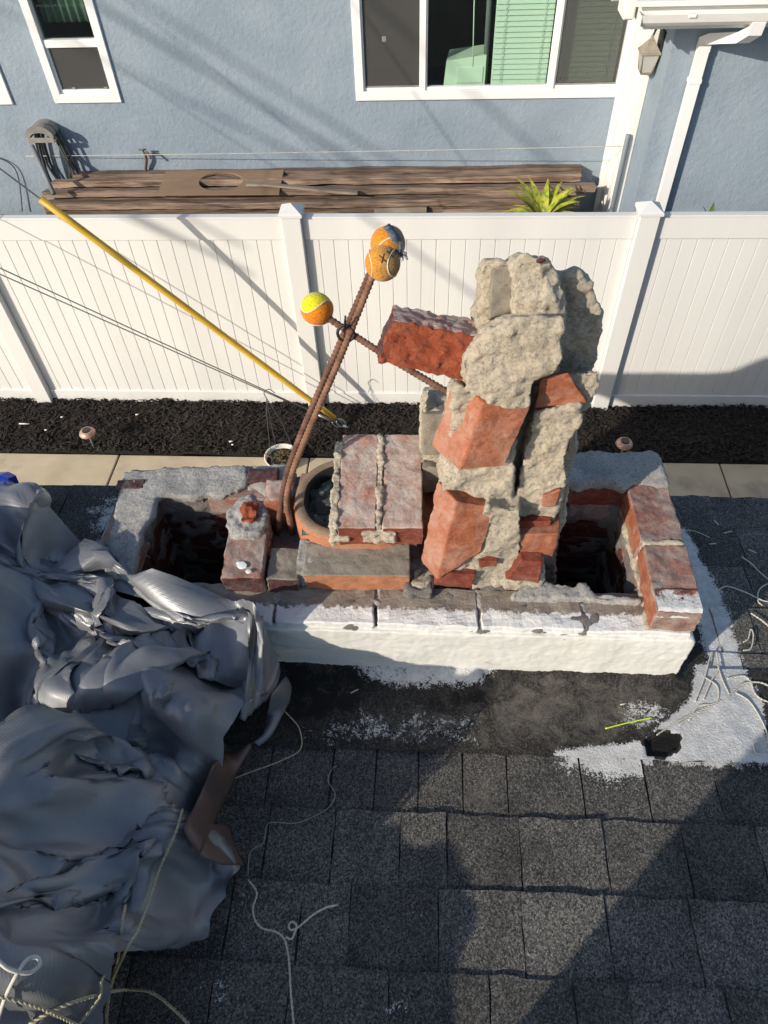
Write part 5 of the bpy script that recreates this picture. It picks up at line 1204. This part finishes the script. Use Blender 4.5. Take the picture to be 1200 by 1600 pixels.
# tangle of strings at the right corner of the chimney
H = 'tangled strings at the chimney corner'
tang = [([(1085, 1098), (1100, 1060), (1108, 1030), (1112, 1020)], .0022, 'straight string rising along the right chimney corner, leftmost of the tangle'),
        ([(1098, 1095), (1112, 1062), (1122, 1048), (1118, 1020)], .0022, 'string rising along the right chimney corner, second of the tangle'),
        ([(1060, 1135), (1085, 1118), (1112, 1104), (1130, 1096), (1142, 1084), (1160, 1070), (1185, 1068), (1203, 1075)], .0026, 'thick strand of the tangle running right across the white patch'),
        ([(1025, 1150), (1060, 1128), (1100, 1108), (1120, 1098), (1138, 1090), (1128, 1065), (1120, 1040)], .0022, 'string of the tangle reaching down left to the black hole'),
        ([(1135, 1062), (1160, 1058), (1172, 1068), (1178, 1085), (1190, 1095), (1205, 1100)], .0024, 'string of the tangle curling over the roof edge patch to the right'),
        ([(1148, 1084), (1170, 1098), (1190, 1130), (1198, 1155), (1192, 1175), (1180, 1178), (1176, 1165), (1182, 1158)], .0020, 'long string ending in a hook on the white coated roof'),
        ([(1160, 1005), (1168, 1000), (1172, 985), (1176, 995), (1172, 1015), (1160, 1018)], .0022, 'small bent string scrap beside the white strip'),
        ([(1120, 925), (1135, 918), (1165, 928), (1190, 940), (1205, 942)], .0020, 'pale string lying on dark shingles right of the chimney'),
        ([(1190, 948), (1183, 940), (1186, 922), (1203, 912)], .0022, 'pale loop of string at the right edge, below the other strands'),
        ([(1172, 960), (1190, 972), (1205, 985)], .0026, 'thick pale strand at the right edge beside the shingle joint'),
        ([(1158, 872), (1172, 882), (1185, 895), (1205, 912)], .0020, 'pale string slanting down to the right edge near the eave'),
        ([(1065, 830), (1085, 832), (1108, 842)], .0012, 'thin pale string touching the right chimney wall near the eave'),
        ([(1100, 1060), (1120, 1075), (1118, 1100), (1090, 1105), (1075, 1128)], .0020, 'curved string in the middle of the tangle')]
for px, r, lab in tang: cords('string', px, r, MT['string_white'], lab, r > .0021, .005, group=H)
cords('plastic_tie', [(945, 1140), (980, 1131), (1018, 1123)], .0021, MT['neon'], 'yellow green plastic tie lying on the dusty sheet before the chimney', False, .003, cat='plastic tie')
for (a, b, c, d, lab) in ((1115, 815, 1122, 822, 'pale wood splinter on the shingles nearest the right chimney wall'), (1130, 835, 1142, 832, 'pale wood splinter on the shingles, second from the right chimney wall'), (1108, 852, 1118, 851, 'short pale splinter beside the white strip'), (1168, 860, 1180, 866, 'pale splinter near the right edge of the roof'), (968, 1103, 978, 1101, 'white paint chip on the dusty sheet'), (548, 1085, 560, 1079, 'white paint sliver on the black patch'), (170, 785, 185, 781, 'white paint sliver beside the left chimney corner')):
    p, q = hit(a, b, .002), hit(c, d, .002); tube('splinter', [p, q], .0016, MT['string_white'], None, 4, label=lab, cat='splinter', group='splinters on the roof')

# ================================================================== THE PHOTOGRAPHER, standing just behind the lens
def skin_body(name, joints, bones, m, parent=None, **k):
    names = list(joints); me = bpy.data.meshes.new(name); me.from_pydata([joints[n][0] for n in names], [(names.index(a), names.index(b)) for a, b in bones], [])
    o = bpy.data.objects.new(name, me); col.objects.link(o); sk = o.modifiers.new('skin', 'SKIN')
    for i, n in enumerate(names): r = joints[n][1]; me.skin_vertices[0].data[i].radius = r if isinstance(r, tuple) else (r, r); me.skin_vertices[0].data[i].use_root = (i == 0)
    o.modifiers.new('sub', 'SUBSURF').levels = 2; o.modifiers[-1].render_levels = 2
    ev = o.evaluated_get(bpy.context.evaluated_depsgraph_get()); out = bpy.data.meshes.new_from_object(ev); bpy.data.objects.remove(o); out.materials.clear()
    return link(name, out, m, parent, True, **k)
fz = roof_z(-.45)+.012; bx, by = -.25, -.47
J = {'pelvis': ((bx, by, fz+.94), (.15, .11)), 'waist': ((bx, by-.01, fz+1.08), (.14, .10)), 'chest': ((bx, by-.03, fz+1.30), (.17, .12)), 'neck': ((bx, by-.02, fz+1.47), (.06, .06)), 'head': ((bx+.01, by+.03, fz+1.60), (.085, .095)), 'crown': ((bx+.01, by+.02, fz+1.70), (.07, .08))}
B = [('pelvis', 'waist'), ('waist', 'chest'), ('chest', 'neck'), ('neck', 'head'), ('head', 'crown')]
for s, t in ((-1, 'l'), (1, 'r')):
    J.update({t+'hip': ((bx+s*.11, by, fz+.86), (.11, .11)), t+'knee': ((bx+s*.10, by+.03, fz+.48), (.098, .095)), t+'ankle': ((bx+s*.105, by-.02, fz+.09), (.075, .075)), t+'toe': ((bx+s*.12, by+.13, fz+.04), (.045, .035)),
              t+'sh': ((bx+s*.19, by-.03, fz+1.40), (.055, .055)), t+'el': ((bx+s*.29, by+.08, fz+1.17), (.055, .055)), t+'wr': ((s*.07, -.09, ZC-.05), (.027, .027))})
    B += [('pelvis', t+'hip'), (t+'hip', t+'knee'), (t+'knee', t+'ankle'), (t+'ankle', t+'toe'), ('chest', t+'sh'), (t+'sh', t+'el'), (t+'el', t+'wr')]
pers = skin_body('person', J, B, MT['cloth_dark'], None, label='person in dark clothes standing on the shingles behind the lens, casting a shadow', cat='person')
phone = box('phone', -.037, .037, -.035, -.027, ZC-.02, ZC+.13, MT['zip_black'], None, .006, label='dark phone held up by the person on the roof', cat='phone')
for s in (-1, 1):
    hj = {'palm': ((s*.068, -.085, ZC-.03), (.020, .03)), 'k': ((s*.055, -.06, ZC+.02), (.017, .035))}; hb2 = [('palm', 'k')]
    hand = skin_body('hand', hj, hb2, MT['skin'], pers)
    for i in range(4): z = ZC+.05-.022*i; fgr = smooth_path([Vector((s*.055, -.062, z-.01)), Vector((s*.047, -.040, z)), Vector((s*.034, -.019, z+.004)), Vector((s*.022, -.0175, z+.004))], 4); tube('finger', fgr, lambda i: .0085, MT['skin'], hand, 8)
    tube('thumb', smooth_path([Vector((s*.06, -.08, ZC-.01)), Vector((s*.045, -.062, ZC+.03)), Vector((s*.03, -.045, ZC+.05))], 4), .010, MT['skin'], hand, 8)

# ================================================================== OVERHEAD CABLES behind the camera (their soft shadows cross the wall)
for k, (a, b, r) in enumerate((((160, 12), (480, 208), .022), ((248, 20), (480, 168), .014), ((176, 100), (440, 230), .014), ((700, 110), (850, 245), .014))):
    p = W(*a, HY)-SUN*13.5; q = W(*b, HY)-SUN*13.5; d = (q-p).normalized()
    tube('overhead_cable', [p-d*3.0, p, q, q+d*3.0], r, MT['cable'], None, 6, label='dark overhead utility cable behind and above the photographer, %s of four' % ('lowest thick one', 'second', 'third', 'rightmost')[k], cat='cable', group='overhead cables behind the camera')
